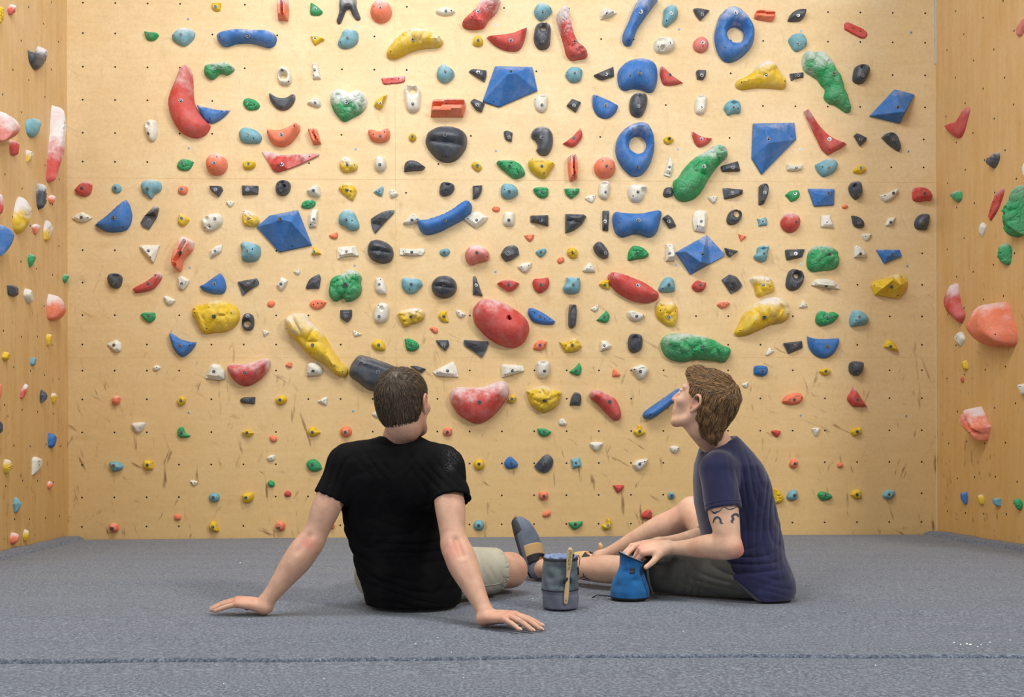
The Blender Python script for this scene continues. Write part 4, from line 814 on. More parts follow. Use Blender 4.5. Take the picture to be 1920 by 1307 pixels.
for h in hs:
    pts = h['out']; xs = [p[0] for p in pts]; ys = [p[1] for p in pts]
    cx, cy = (min(xs) + max(xs)) / 2, (min(ys) + max(ys)) / 2
    wk = 'L' if cx < 127 else ('R' if cx > 1764 else 'B')
    if wk != 'B':          # on a wall seen edge-on much of the width in the photo is how far the hold stands out
        wpx = max(xs) - min(xs); outer = min(xs) if wk == 'L' else max(xs)
        h['H'] = min(h['H'] * 0.8, 0.62 * wpx / 330.0)
        kq = max(0.42, 1 - 330 * h['H'] * 0.8 / wpx)
        sq = lambda x: outer + (x - outer) * kq
        pts = [(sq(p[0]), p[1], p[2]) for p in pts]
        if h['B']: h['B'] = (sq(h['B'][0]), h['B'][1])
        h['S'] = [(sq(q[0]), q[1]) for q in h['S']]; h['O'] = [(sq(q[0]), q[1], q[2] * kq, q[3]) for q in h['O']]
        h['D'] = [(sq(q[0]), q[1], q[2] * kq, q[3]) for q in h['D']]; h['A'] = [(sq(q[0]), q[1], q[2]) for q in h['A']]
    par = h['H'] * (0.0 if h['sty'] == 'p' or wk != 'B' else 0.3)
    uv = [on_wall(wk, p[0], p[1], par) + (p[2],) for p in pts]
    u0 = sum(p[0] for p in uv) / len(uv); v0 = sum(p[1] for p in uv) / len(uv)
    uv = [(p[0] - u0, p[1] - v0, p[2]) for p in uv]
    loc = lambda x, y, hh=0.0: np.array(on_wall(wk, x, y, hh if wk == 'B' else 0.0)) - (u0, v0)
    A = np.array([p[:2] for p in uv]); size = math.sqrt(max(1e-5, abs(0.5 * np.sum(A[:, 0] * np.roll(A[:, 1], -1) - A[:, 1] * np.roll(A[:, 0], -1)))))
    sty, H = h['sty'], h['H']
    step = max(0.004, min(0.0135, size / 13))
    if sty == 'p': step = max(step, 0.008)
    poly = smooth_outline(uv, step, False, sty == 'p')
    rings = [poly]
    for (ox_, oy_, rx, ry) in h['O']:
        c = loc(ox_, oy_); k = 16
        ru = abs(loc(ox_ + rx, oy_)[0] - c[0]); rv = ry / 300
        rings.append(np.array([c + (ru * math.cos(2 * PI * q / k), rv * math.sin(2 * PI * q / k)) for q in range(k)]))
    lo, hi = poly.min(0), poly.max(0)
    gx, gy = np.meshgrid(np.arange(lo[0], hi[0], step), np.arange(lo[1], hi[1], step * 0.87))
    gx = gx + (np.arange(gx.shape[0]) % 2)[:, None] * step / 2
    G = np.stack([gx.ravel(), gy.ravel()], 1)
    if len(G): G = G[inside(G, poly)]
    for r in rings[1:]:
        if len(G): G = G[~inside(G, r)]
    flat_top = False
    ap = [loc(a[0], a[1], H * a[2]) for a in h['A']]; ah = [a[2] for a in h['A']]
    if sty == 'p':
        if not ap:
            b = loc(*h['B'], H) if h['B'] else np.zeros(2)
            if not inside(b[None], poly)[0]: b = np.zeros(2)
            cen_ = poly.mean(0); b = b * .5 + cen_ * .5
            ap, ah, fr_ = [], [], np.random.RandomState(len(allh) + 11)
            tilt_ = fr_.uniform(-.25, .25, 2)
            for q in uv:
                d_ = (np.array(q[:2]) - b); L_ = d_ / (np.abs(A - b).max() + 1e-9)
                ap.append(b + d_ * fr_.uniform(.46, .6)); ah.append(float(np.clip(.88 + L_ @ tilt_, .6, 1)))
            flat_top = True
        G = np.zeros((0, 2))
    dG = None
    if len(G):
        dG = np.min([dist_poly(G, r) for r in rings], 0)
        keep = dG > step * 0.35; G = G[keep]; dG = dG[keep]
    V2 = [Vector(p) for r in rings for p in r]; E = []; b0 = 0
    for r in rings:
        E += [(b0 + i, b0 + (i + 1) % len(r)) for i in range(len(r))]; b0 += len(r)
    nb = b0
    inner = [Vector(a) for a in ap] if sty == 'p' else [Vector(g) for g in G]
    E2_ = [(nb + i, nb + (i + 1) % len(inner)) for i in range(len(inner))] if flat_top and len(inner) > 2 else []
    res = delaunay_2d_cdt(V2 + inner, E + E2_, [], 0, 1e-6)
    pv = np.array([[v.x, v.y] for v in res[0]]); faces = [list(f) for f in res[2]]
    cen = np.array([pv[f].mean(0) for f in faces])
    ok = inside(cen, poly)
    for r in rings[1:]: ok &= ~inside(cen, r)
    faces = [f for f, k in zip(faces, ok) if k]
    dist = np.min([dist_poly(pv, r) for r in rings], 0)
    orig = res[3]
    edge = 0.006 if sty == 'p' else 0.0
    if sty == 'p':
        Z = np.zeros(len(pv))
        base = min(0.012, H * 0.3) if max(hi - lo) < 0.2 else 0.012
        for i in range(len(pv)):
            Z[i] = base
            for a, hh in zip(ap, ah):
                if np.linalg.norm(pv[i] - a) < 1e-4: Z[i] = H * hh
    else:
        R = max(dist.max(), 1e-4)
        capR = {'f': 0.004, 's': R * 0.62, 'h': R * 0.5}.get(sty, R)
        t = np.clip(dist / max(capR, 1e-4), 0, 1)
        pw = {'s': 0.62, 'f': 0.5, 'h': 0.5}.get(sty, 0.5)
        Z = H * (1 - (1 - t) ** 2) ** pw
        yy = (pv[:, 1] - lo[1]) / (hi[1] - lo[1] + 1e-6)
        if sty == 's': Z *= 0.72 + 0.42 * yy          # a ledge: stands out most at its upper side
        elif sty in 'rv': Z *= 0.86 + 0.22 * yy
        if sty == 's':                                # crisp upper lip that drops back to the bolt
            Z -= H * 0.16 * np.clip((yy - 0.55) / 0.3, 0, 1) * (t >= 0.99)
        if sty == 'h':                                # ribs with grooves between them
            ext = hi - lo; ax = 0 if ext[1] > ext[0] else 1
            C = pv - pv.mean(0); w_, v_ = np.linalg.eigh(np.cov(poly.T)); s_ = C @ v_[:, 0]
            q = s_ / (np.abs(s_).max() + 1e-6)
            Z *= np.where(np.abs(q + 0.12) < 0.16, 0.45, 1.0) * np.where(np.abs(q) > 0.62, 0.72, 1.0)
        if sty == 'v':                                # lumps and creases
            n = pv / max(size, 1e-3)
            cells = rng.rand(14, 2) * (hi - lo) + lo
            dd = np.sqrt(((pv[:, None] - cells[None]) ** 2).sum(2)); dd.sort(axis=1)
            cre = np.clip((dd[:, 1] - dd[:, 0]) / (0.12 * size), 0, 1)
            Z *= 0.72 + 0.28 * cre ** 0.5
            Z += 0.07 * H * np.sin(n[:, 0] * 9 + n[:, 1] * 5) * t
        if sty == 'g':                                # glossy stepped cap or slot
            ph = pv @ np.array([0.12, 1.0]) / (hi[1] - lo[1])
            yb = -0.02
            Z *= np.where(ph < yb, 0.84, 1.0)
            Z -= 0.22 * H * np.exp(-((ph - yb) / 0.07) ** 2) * np.clip(t * 2, 0, 1)
        elif sty in 'rv' and not h.get('C'):
            Z += H * 0.06 * np.sin(pv[:, 0] / size * 4.1 + rng.rand() * 6) * np.cos(pv[:, 1] / size * 3.7 + rng.rand() * 6) * t
        for (dx, dy, rx, ry) in h['D']:
            c = loc(dx, dy, H * .7); q = np.sqrt(((pv[:, 0] - c[0]) / (rx / 300)) ** 2 + ((pv[:, 1] - c[1]) / (ry / 300)) ** 2)
            Z -= H * 0.55 * np.clip(1.25 - q, 0, 1) ** 0.7
        Z = np.maximum(Z, 0.0006)
        onb = dist < 1e-6
        Z[onb] = 0.0015
    V = [(p[0], p[1], z) for p, z in zip(pv, Z)]
    # skirt down to the wall along every boundary ring
    FM = [0] * len(faces)
    idx = {}
    for i, og in enumerate(orig):
        for q in og:
            if q < nb: idx[q] = i
    nv = len(V)
    back = {}
    for q, i in idx.items():
        if i not in back:
            back[i] = len(V); V.append((pv[i][0] * 1.0, pv[i][1] * 1.0, -0.001))
    for a, b in E:
        a, b = idx.get(a), idx.get(b)
        if a is None or b is None or a == b: continue
        faces.append([a, b, back[b], back[a]]); FM.append(0)
    tree = BVHTree.FromPolygons([Vector(v) for v in V], faces)
    def surf(x, y):
        r = tree.ray_cast(Vector((x, y, 1)), Vector((0, 0, -1)))
        return (r[0], r[1]) if r[0] else (None, None)
    holes = []
    for (sx, sy) in h['S'] + [(d[0], d[1]) for d in h['D'] if h['chalk'] < 99 and d[2] < 16 / 4.8]:
        c = loc(sx, sy, H * (.45 if sty != 'p' else .3)); hit, nm = surf(c[0], c[1])
        if hit is None: continue
        if nm.z < 0: nm = -nm
        r = 0.0036 if max(hi - lo) > 0.09 else 0.0026
        q = nm.to_track_quat('Z', 'Y')
        if any((h['D'][j][0], h['D'][j][1]) == (sx, sy) for j in range(len(h['D']))): r *= 1.8
        holes.append((hit, q, r))
    fr = WF[wk]
    o = mesh_obj('climbing_hold', V, faces, [hold_mat(h['col'], h['chalk'], sty == 'v'), M['dark']], smooth=False, fm=FM)
    bm = bmesh.new(); bm.from_mesh(o.data); bmesh.ops.recalc_face_normals(bm, faces=bm.faces)
    if sty == 'p' and size > 0.02:
        es = [e for e in bm.edges if len(e.link_faces) == 2 and e.calc_face_angle(0) > 0.25]
        bmesh.ops.bevel(bm, geom=es, offset=min(0.003, size * 0.04), segments=1, affect='EDGES', clamp_overlap=True)
    for f in bm.faces: f.smooth = sty != 'p' and f.material_index == 0
    for e in bm.edges:
        if len(e.link_faces) == 2 and e.calc_face_angle(0) > 0.75: e.smooth = False
    bm.to_mesh(o.data); bm.free()
    mw = wmat(wk)
    o.matrix_world = Matrix.Translation(fr['o'] + fr['e1'] * u0 + fr['e2'] * v0 + fr['n'] * 0.0012) @ mw
    for (ht, q, r) in holes:
        b = bpy.data.objects.new('screw_hole', HOLE); COL.objects.link(b); b.parent = o
        b.matrix_local = Matrix.Translation(ht) @ q.to_matrix().to_4x4() @ Matrix.Diagonal((r / .003, r / .003, 1, 1))
    if h['B']:
        c = loc(*h['B'], H * .8); hit, nm = surf(c[0], c[1])
        if hit is None: c = loc(*h['B']); hit, nm = surf(c[0], c[1])
        if hit is not None:
            if nm.z < 0: nm = -nm
            nm = (nm + Vector((0, 0, 1.2))).normalized()
            b = bpy.data.objects.new('bolt', BOLT); COL.objects.link(b); b.parent = o
            sc = 0.8 if size < 0.035 else (1.35 if size > 0.12 else 1.12)
            b.matrix_local = Matrix.Translation(hit - nm * 0.0014) @ nm.to_track_quat('Z', 'Y').to_matrix().to_4x4() @ Matrix.Diagonal((sc, sc, sc, 1))
    h.update(o=o, wk=wk, c=(cx, cy), size=size, w=max(xs) - min(xs), hh=max(ys) - min(ys))
    allh.append(h)

# ------------------------------------------------------------------ say which hold is which
CN = dict(r='red', b='blue', k='charcoal', w='white', y='yellow', g='green', t='teal', o='orange', p='pink')
for h in allh:
    h['lm'] = h['word'].startswith('*')
    if h['lm']: h['word'] = h['word'][1:]
LMS = [h for h in allh if h['lm']]
def direction(dx, dy):
    a = math.degrees(math.atan2(-dy, dx)) % 360
    return ['right of', 'upper right of', 'above', 'upper left of', 'left of', 'lower left of', 'below', 'lower right of'][int((a + 22.5) // 45) % 8]
NOUNS = {'hold', 'sliver', 'chip', 'block', 'lump', 'knob', 'wedge', 'strip', 'piece', 'dome', 'sloper'}
def desc(h):
    wd = h['word']; col = CN[h['col']]
    if not wd:
        ar = max(h['w'], h['hh']) / max(1, min(h['w'], h['hh']))
        wd = 'oblong' if ar > 1.35 else 'round' if h['sty'] == 'r' else 'stubby'
    s = h['size']
    pre = '' if any(q in wd for q in ('small', 'large', 'big', 'tiny', 'little')) else ('tiny ' if s < 0.042 else 'small ' if s < 0.075 else '')
    ws = wd.split()
    if not (NOUNS & set(ws)): ws.append('hold')
    if not (set(ws) & set(CN.values())):
        k = 1 if ws[0] in ('tiny', 'little', 'small', 'large', 'wide', 'tall') else 0
        ws.insert(k, col)
    return pre + ' '.join(ws)
def noun(l):
    w = l['word']
    for q in (' cut off', ' partly', ' above the right', ' beside the', ' below the blue', ' tucked', ' pointing', ' right of the'):
        i = w.find(q)
        if i > 0: w = w[:i]
    return w
def words(s): return len(s.split())
used = {}; nm_cnt = {}
for l in LMS: nm_cnt[noun(l)] = nm_cnt.get(noun(l), 0) + 1
ANCH = [dict(c=l['c'], w=l['w'], hh=l['hh'], n='the ' + noun(l)) for l in LMS if nm_cnt[noun(l)] == 1 and words(noun(l)) <= 6]
ANCH += [dict(c=(752, 745), w=100, hh=110, n="the left man's head"), dict(c=(1332, 750), w=100, hh=120, n="the right man's head"),
         dict(c=(585, 980), w=70, hh=100, n="the left man's left elbow"), dict(c=(1430, 930), w=90, hh=200, n="the right man's back"),
         dict(c=(855, 860), w=40, hh=50, n="the left man's right shoulder"), dict(c=(985, 1010), w=60, hh=60, n='the raised climbing shoe'),
         dict(c=(1300, 950), w=60, hh=40, n="the right man's raised knee")]
for h in LMS:
    lb = h['word'] + ('' if words(h['word']) >= 7 else ' bolted to the %s wall' % dict(L='left-hand', R='right-hand', B='back')[h['wk']])
    h['label'] = lb; used[lb] = h
for h in allh: h['d'] = desc(h)
def gap(l, h): return max(0, math.dist(l['c'], h['c']) - 0.25 * (l['w'] + l['hh']))
def rel(l, h): return direction(h['c'][0] - l['c'][0], h['c'][1] - l['c'][1])
for h in allh:
    if h['lm']: continue
    d = h['d']; cands = []
    same = [q for q in allh if q is not h and q['col'] == h['col'] and (q['d'] == d or not h['word'] or not q['word'])]
    near = sorted(ANCH, key=lambda l: gap(l, h))[:10]
    for r, l in enumerate(near):
        g = gap(l, h); dr = rel(l, h)
        amb = sum(1 for q in same if rel(l, q) == dr and gap(l, q) < 1.6 * g + 15)
        cands.append((amb * 60 + g, '%s, %s %s' % (d, dr, l['n'])))
        nb = sorted((q for q in allh if q is not h and q['col'] != h['col'] and not q['lm']), key=lambda q: math.dist(q['c'], h['c']))[:3]
        if r < 4 and g < 260:
            for q in nb:
                dd = q['d'] if words(q['d']) <= 4 and 'hold' in q['d'] else CN[q['col']] + ' hold'
                pair = 'directly %s a %s' % (rel(q, h).replace('upper left', 'up and left').replace('upper right', 'up and right').replace('lower left', 'down and left').replace('lower right', 'down and right'), dd)
                if ' a orange' in pair or ' a o' in pair: pair = pair.replace(' a o', ' an o')
                a2 = sum(1 for z in same if rel(l, z) == dr and gap(l, z) < 2.2 * g and any(w['col'] == q['col'] and rel(w, z) == rel(q, h) and math.dist(w['c'], z['c']) < 90 for w in allh))
                cands.append((a2 * 60 + g + 45 + 0.3 * math.dist(q['c'], h['c']), '%s %s, %s %s' % (d, pair, dr, l['n'])))
    for i in range(5):
        for j in range(i + 1, 6):
            a, b = near[i], near[j]
            v1 = np.subtract(a['c'], h['c']); v2 = np.subtract(b['c'], h['c']); L1, L2 = np.linalg.norm(v1), np.linalg.norm(v2)
            if np.dot(v1, v2) < -0.75 * L1 * L2 and L1 + L2 < 420:
                cands.append((0.5 * (gap(a, h) + gap(b, h)) + 10, '%s between %s and %s' % (d, a['n'], b['n'])))
    cands.sort()
    for sc, cl in cands:
        if words(cl) <= 16 and cl not in used: break
    else:
        cl = d
        if cl in used: print('NOLABEL', d)
    used[cl] = h; h['label'] = cl; h['amb'] = sc
for h in allh:
    big = h['size'] > 0.24 or h['H'] >= 0.11
    small = h['size'] < 0.058
    o = h['o']
    o.name = 'wall_volume' if big else 'foothold' if small else 'climbing_hold'
    tag(o, h['label'].replace('  ', ' '), 'volume' if big else 'foothold' if small else 'climbing hold',
        group='%s on the %s wall' % ('large volumes' if big else 'small footholds' if small else 'climbing holds', dict(L='left-hand', R='right-hand', B='back')[h['wk']]))
print('HOLDS', len(allh), {k: sum(1 for h in allh if h['o']['category'] == k) for k in ('volume', 'foothold', 'climbing hold')})
for i in range(len(allh)):
    for j in range(i):
        if math.dist(allh[i]['c'], allh[j]['c']) < 12: print('CLOSE', allh[i]['label'], '|', allh[j]['label'])
# ------------------------------------------------------------------ sculpting: distance fields turned into one smooth skin
def nrm(v):
    v = np.asarray(v, float); return v / (np.linalg.norm(v) + 1e-12)
def smin(a, b, k):
    if k <= 0: return np.minimum(a, b)
    h = np.clip(0.5 + 0.5 * (b - a) / k, 0, 1)
    return b * (1 - h) + a * h - k * h * (1 - h)
def smax(a, b, k): return -smin(-a, -b, k)
class Cone:          # round cone a->b, optionally squashed along axis n by factor s
    def __init__(s, a, b, ra, rb, n=None, sq=1.0):
        s.a, s.b, s.ra, s.rb = np.array(a, float), np.array(b, float), ra, rb
        s.n = None if n is None else nrm(n); s.sq = sq
    def box(s):
        r = max(s.ra, s.rb) * max(1, s.sq); return np.minimum(s.a, s.b) - r, np.maximum(s.a, s.b) + r
    def d(s, P):
        ba = s.b - s.a; t = np.clip(((P - s.a) @ ba) / (ba @ ba + 1e-12), 0, 1)
        q = P - s.a - t[..., None] * ba
        if s.n is not None: q = q + (q @ s.n)[..., None] * s.n * (1 / s.sq - 1)
        return (np.sqrt((q * q).sum(-1)) - (s.ra + (s.rb - s.ra) * t)) * (min(1, s.sq) if s.n is not None else 1)
class Ell:           # ellipsoid, R = 3x3 rows are its axes
    def __init__(s, c, r, R=None):
        s.c, s.r = np.array(c, float), np.array(r, float); s.R = np.eye(3) if R is None else np.array(R, float)
    def box(s):
        m = s.r.max(); return s.c - m, s.c + m
    def d(s, P):
        q = (P - s.c) @ s.R.T; k0 = np.sqrt(((q / s.r) ** 2).sum(-1)); k1 = np.sqrt(((q / s.r ** 2) ** 2).sum(-1)) + 1e-9
        return k0 * (k0 - 1) / k1
class Loft:          # upright trunk: rows of (z, cx, cy, rx, ry)
    def __init__(s, rows, p=2.0, yaw=0.0):
        s.rows = np.array(sorted(rows)); s.p = p; s.yaw = yaw
    def box(s):
        r = s.rows; m = r[:, 3:5].max(); return (np.array([r[:, 1].min() - m, r[:, 2].min() - m, r[0, 0] - 0.02]), np.array([r[:, 1].max() + m, r[:, 2].max() + m, r[-1, 0] + 0.02]))
    def d(s, P):
        z = P[..., 2]; r = s.rows; g = lambda i: np.interp(z, r[:, 0], r[:, i])
        x, y = P[..., 0] - g(1), P[..., 1] - g(2); c, sn = math.cos(s.yaw), math.sin(s.yaw)
        x, y = x * c + y * sn, -x * sn + y * c
        rx, ry = g(3), g(4); k = (np.abs(x / rx) ** s.p + np.abs(y / ry) ** s.p) ** (1 / s.p)
        d = (k - 1) * np.minimum(rx, ry)
        return smax(smax(d, z - r[-1, 0], 0.02), r[0, 0] - z, 0.02)
def smooth_path(pts, n=5):
    """pts rows (x,y,z,r): Catmull-Rom resample"""
    p = np.array(pts, float); p = np.vstack([2 * p[0] - p[1], p, 2 * p[-1] - p[-2]]); out = []
    for i in range(1, len(p) - 2):
        for j in range(n):
            t = j / n
            out.append(0.5 * (2 * p[i] + (p[i + 1] - p[i - 1]) * t + (2 * p[i - 1] - 5 * p[i] + 4 * p[i + 1] - p[i + 2]) * t * t + (-p[i - 1] + 3 * p[i] - 3 * p[i + 1] + p[i + 2]) * t ** 3))
    out.append(p[-2]); return np.array(out)
class Limb:
    def __init__(s, pts, n=5, axis=None, sq=1.0):
        q = smooth_path(pts, n) if len(pts) > 2 else np.array(pts, float)
        s.c = [Cone(a[:3], b[:3], a[3], b[3], axis, sq) for a, b in zip(q[:-1], q[1:])]
    def box(s):
        l = [c.box() for c in s.c]; return np.min([a for a, b in l], 0), np.max([b for a, b in l], 0)
    def d(s, P):
        o = None
        for c in s.c: o = c.d(P) if o is None else np.minimum(o, c.d(P))
        return o
class Fn:
    def __init__(s, f, lo, hi): s.f, s.lo, s.hi = f, np.array(lo, float), np.array(hi, float)
    def box(s): return s.lo, s.hi
    def d(s, P): return s.f(P)
class Sculpt:
    """ops: ('+', prim, k) smooth add, ('-', prim, k) carve, ('&', prim, k) keep only inside, ('~', f) displace"""
    def __init__(s): s.ops = []
    def add(s, p, k=0.01): s.ops.append(('+', p, k)); return s
    def cut(s, p, k=0.005): s.ops.append(('-', p, k)); return s
    def keep(s, p, k=0.005): s.ops.append(('&', p, k)); return s
    def warp(s, f): s.ops.append(('~', f, 0)); return s
    def mesh(s, lo, hi, h):
        lo, hi = np.array(lo, float), np.array(hi, float)
        n = np.ceil((hi - lo) / h).astype(int) + 1
        ax = [lo[i] + h * np.arange(n[i]) for i in range(3)]
        D = np.full(tuple(n), 1.0, np.float32)
        for op, p, k in s.ops:
            if op in '+-' :
                a, b = p.box(); m = k + 3 * h
                i0 = np.maximum(0, np.floor((a - m - lo) / h).astype(int)); i1 = np.minimum(n, np.ceil((b + m - lo) / h).astype(int) + 1)
                if (i1 <= i0).any(): continue
            else: i0, i1 = np.zeros(3, int), n
            sl = tuple(slice(x, y) for x, y in zip(i0, i1))
            g = np.stack(np.meshgrid(*[ax[i][sl[i]] for i in range(3)], indexing='ij'), -1).astype(np.float32)
            if op == '~':
                near = np.abs(D) < 0.05
                D[near] += p(g[near]).astype(np.float32); continue
            v = p.d(g).astype(np.float32)
            D[sl] = smin(D[sl], v, k) if op == '+' else smax(D[sl], -v, k) if op == '-' else smax(D[sl], v, k)
        return nets(D, lo, h)
def nets(D, lo, h):
    S = D < 0; n = D.shape
    c = np.zeros(tuple(x - 1 for x in n), np.int8)
    for dx in (0, 1):
        for dy in (0, 1):
            for dz in (0, 1): c += S[dx:n[0] - 1 + dx, dy:n[1] - 1 + dy, dz:n[2] - 1 + dz]
    act = (c > 0) & (c < 8); I = np.argwhere(act); idx = np.full(act.shape, -1, np.int64); idx[act] = np.arange(len(I))
    pos = np.zeros((len(I), 3)); cnt = np.zeros(len(I))
    cor = [(0, 0, 0), (1, 0, 0), (0, 1, 0), (1, 1, 0), (0, 0, 1), (1, 0, 1), (0, 1, 1), (1, 1, 1)]
    val = [D[I[:, 0] + a, I[:, 1] + b, I[:, 2] + q].astype(float) for a, b, q in cor]
    for i in range(8):
        for j in range(i + 1, 8):
            if sum(abs(u - v) for u, v in zip(cor[i], cor[j])) != 1: continue
            m = (val[i] < 0) != (val[j] < 0)
            t = val[i][m] / (val[i][m] - val[j][m])
            pos[m] += np.array(cor[i]) + t[:, None] * (np.array(cor[j]) - np.array(cor[i])); cnt[m] += 1
    V = lo + h * (I + pos / np.maximum(cnt, 1)[:, None])
    Fq = []
    for axi in range(3):
        sl0 = [slice(None)] * 3; sl1 = [slice(None)] * 3; sl0[axi] = slice(0, -1); sl1[axi] = slice(1, None)
        A, B = S[tuple(sl0)], S[tuple(sl1)]; E = np.argwhere(A != B)
        u, w_ = (axi + 1) % 3, (axi + 2) % 3
        ok = (E[:, u] > 0) & (E[:, w_] > 0) & (E[:, u] < n[u] - 1) & (E[:, w_] < n[w_] - 1); E = E[ok]
        ins = A[tuple(E.T)]
        def at_(du, dw):
            e = E.copy(); e[:, u] += du; e[:, w_] += dw; return idx[tuple(e.T)]
        q = np.stack([at_(-1, -1), at_(0, -1), at_(0, 0), at_(-1, 0)], 1)
        q[~ins] = q[~ins][:, ::-1]; Fq.append(q)
    Fq = np.vstack(Fq); Fq = Fq[(Fq >= 0).all(1)]
    return V, Fq
def multi(sc, lo, hi, h, fine):
    """coarse skin over the whole figure, finer inside each box of `fine` = [(lo, hi, h)]"""
    V, Q = sc.mesh(lo, hi, h); cen = V[Q].mean(1); keep = np.ones(len(Q), bool); Vs, Qs = [], []
    for a, b, hf in fine:
        a, b = np.array(a, float), np.array(b, float)
        keep &= ~((cen > a + h * 0.5).all(1) & (cen < b - h * 0.5).all(1))
        v, q = sc.mesh(a - hf, b + hf, hf); Vs.append(v); Qs.append(q)
    Q = Q[keep]; off = len(V); allV, allQ = [V], [Q]
    for v, q in zip(Vs, Qs): allV.append(v); allQ.append(q + off); off += len(v)
    return np.vstack(allV), np.vstack(allQ)
def tube(path, r, seg=6, close=True):
    """verts, faces of a tube along 3-D points; r number or list"""
    P = [Vector(p) for p in path]; V = []; Fc = []; n = len(P)
    up = Vector((0.3, 0.2, 1)).normalized()
    for i, p in enumerate(P):
        t = (P[min(i + 1, n - 1)] - P[max(i - 1, 0)]).normalized()
        a = t.cross(up); a = a.normalized() if a.length > 1e-4 else Vector((1, 0, 0)); b = t.cross(a)
        rr = r[i] if isinstance(r, (list, tuple)) else r
        for k in range(seg): V.append(tuple(p + (a * math.cos(2 * PI * k / seg) + b * math.sin(2 * PI * k / seg)) * rr))
    for i in range(n - 1):
        for k in range(seg):
            Fc.append((i * seg + k, i * seg + (k + 1) % seg, (i + 1) * seg + (k + 1) % seg, (i + 1) * seg + k))
    if close: Fc.append(tuple(range(seg))[::-1]); Fc.append(tuple((n - 1) * seg + k for k in range(seg)))
    return V, Fc
# ------------------------------------------------------------------ people
def skin_mat(name, rgb):
    t = NT(name); v = t.coord()
    n = t.noise(v, 28, 4, 0.6); n2 = t.noise(v, 260, 3, 0.7); n3 = t.noise(v, 9, 3)
    b = lin(rgb); red = lin((rgb[0] - 8, rgb[1] - 42, rgb[2] - 38)); pale = lin((min(255, rgb[0] + 14), rgb[1] + 14, rgb[2] + 12))
    c = t.mix(t.mr(n, 0.35, 0.75), pale, b)
    c = t.mix(t.math('MULTIPLY', t.mr(n3, 0.45, 0.75), 0.35), c, red)
    c = t.mix(t.math('MULTIPLY', t.mr(n2, 0.55, 0.8), 0.18), c, red)
    a = t.node('ShaderNodeAttribute', attribute_name='flush')
    c = t.mix(t.math('MULTIPLY', a.outputs['Fac'], 0.75), c, lin((206, 110, 98)))
    t.base(c); t.rough(0.58)
    t.b.inputs['Subsurface Weight'].default_value = 0.12
    t.b.inputs['Subsurface Radius'].default_value = (0.6, 0.25, 0.15)
    t.b.inputs['Subsurface Scale'].default_value = 0.02
    t.bump(t.math('ADD', n2, t.math('MULTIPLY', n, 0.8)), 0.25, 0.0015)
    return t.m
def cloth_mat(name, rgb, fold=0.0, var=0.12, bump=0.25, sheen=0.2):
    t = NT(name); v = t.coord()
    n = t.noise(v, 900, 2, 0.7); n2 = t.noise(v, 18, 4, 0.6); n4 = t.noise(v, 160, 3)
    b = lin(rgb); lo = tuple(x * (1 - var) for x in b[:3]) + (1,); hi = tuple(min(1, x * (1 + var) + 0.002) for x in b[:3]) + (1,)
    c = t.mix(t.mr(n2, 0.3, 0.7), lo, hi)
    c = t.mix(t.math('MULTIPLY', t.mr(n4, 0.3, 0.8), 0.5), c, hi)
    a = t.node('ShaderNodeAttribute', attribute_name='dust')
    c = t.mix(t.math('MULTIPLY', a.outputs['Fac'], t.mr(n4, 0.35, 0.7)), c, CHALK)
    t.base(c); t.rough(0.9)
    t.b.inputs['Sheen Weight'].default_value = sheen; t.b.inputs['Specular IOR Level'].default_value = 0.15
    t.bump(n, bump, 0.0015)
    return t.m
def hair_mat(name, dark, light):
    t = NT(name)
    a = t.node('ShaderNodeAttribute', attribute_name='tone')
    n = t.noise(t.coord(), 60, 3)
    f = t.math('ADD', t.math('MULTIPLY', a.outputs['Fac'], 0.75), t.math('MULTIPLY', n, 0.25))
    t.base(t.ramp(f, [(0.1, lin(dark)), (0.85, lin(light))])); t.rough(0.5)
    return t.m
M['skin1'] = skin_mat('skin_left_man', (192, 148, 124))
M['skin2'] = skin_mat('skin_right_man', (208, 166, 140))
M['black_cotton'] = cloth_mat('black_cotton', (7, 7, 9), var=0.3, sheen=0.0)
M['navy_cotton'] = cloth_mat('navy_cotton', (36, 37, 70), var=0.16, sheen=0.3)
M['khaki'] = cloth_mat('khaki_cotton', (178, 174, 156), var=0.08)
M['olive'] = cloth_mat('olive_cotton', (82, 80, 74), var=0.15)
M['tattoo'] = simple('tattoo_ink', (62, 66, 76), 0.6)
M['hair1'] = hair_mat('hair_dark_brown', (34, 27, 21), (132, 110, 86))
M['hair2'] = hair_mat('hair_chestnut', (42, 28, 18), (186, 144, 94))
M['eye'] = simple('eye_white', (225, 222, 215), 0.2)
M['iris'] = simple('eye_iris', (60, 50, 40), 0.2)

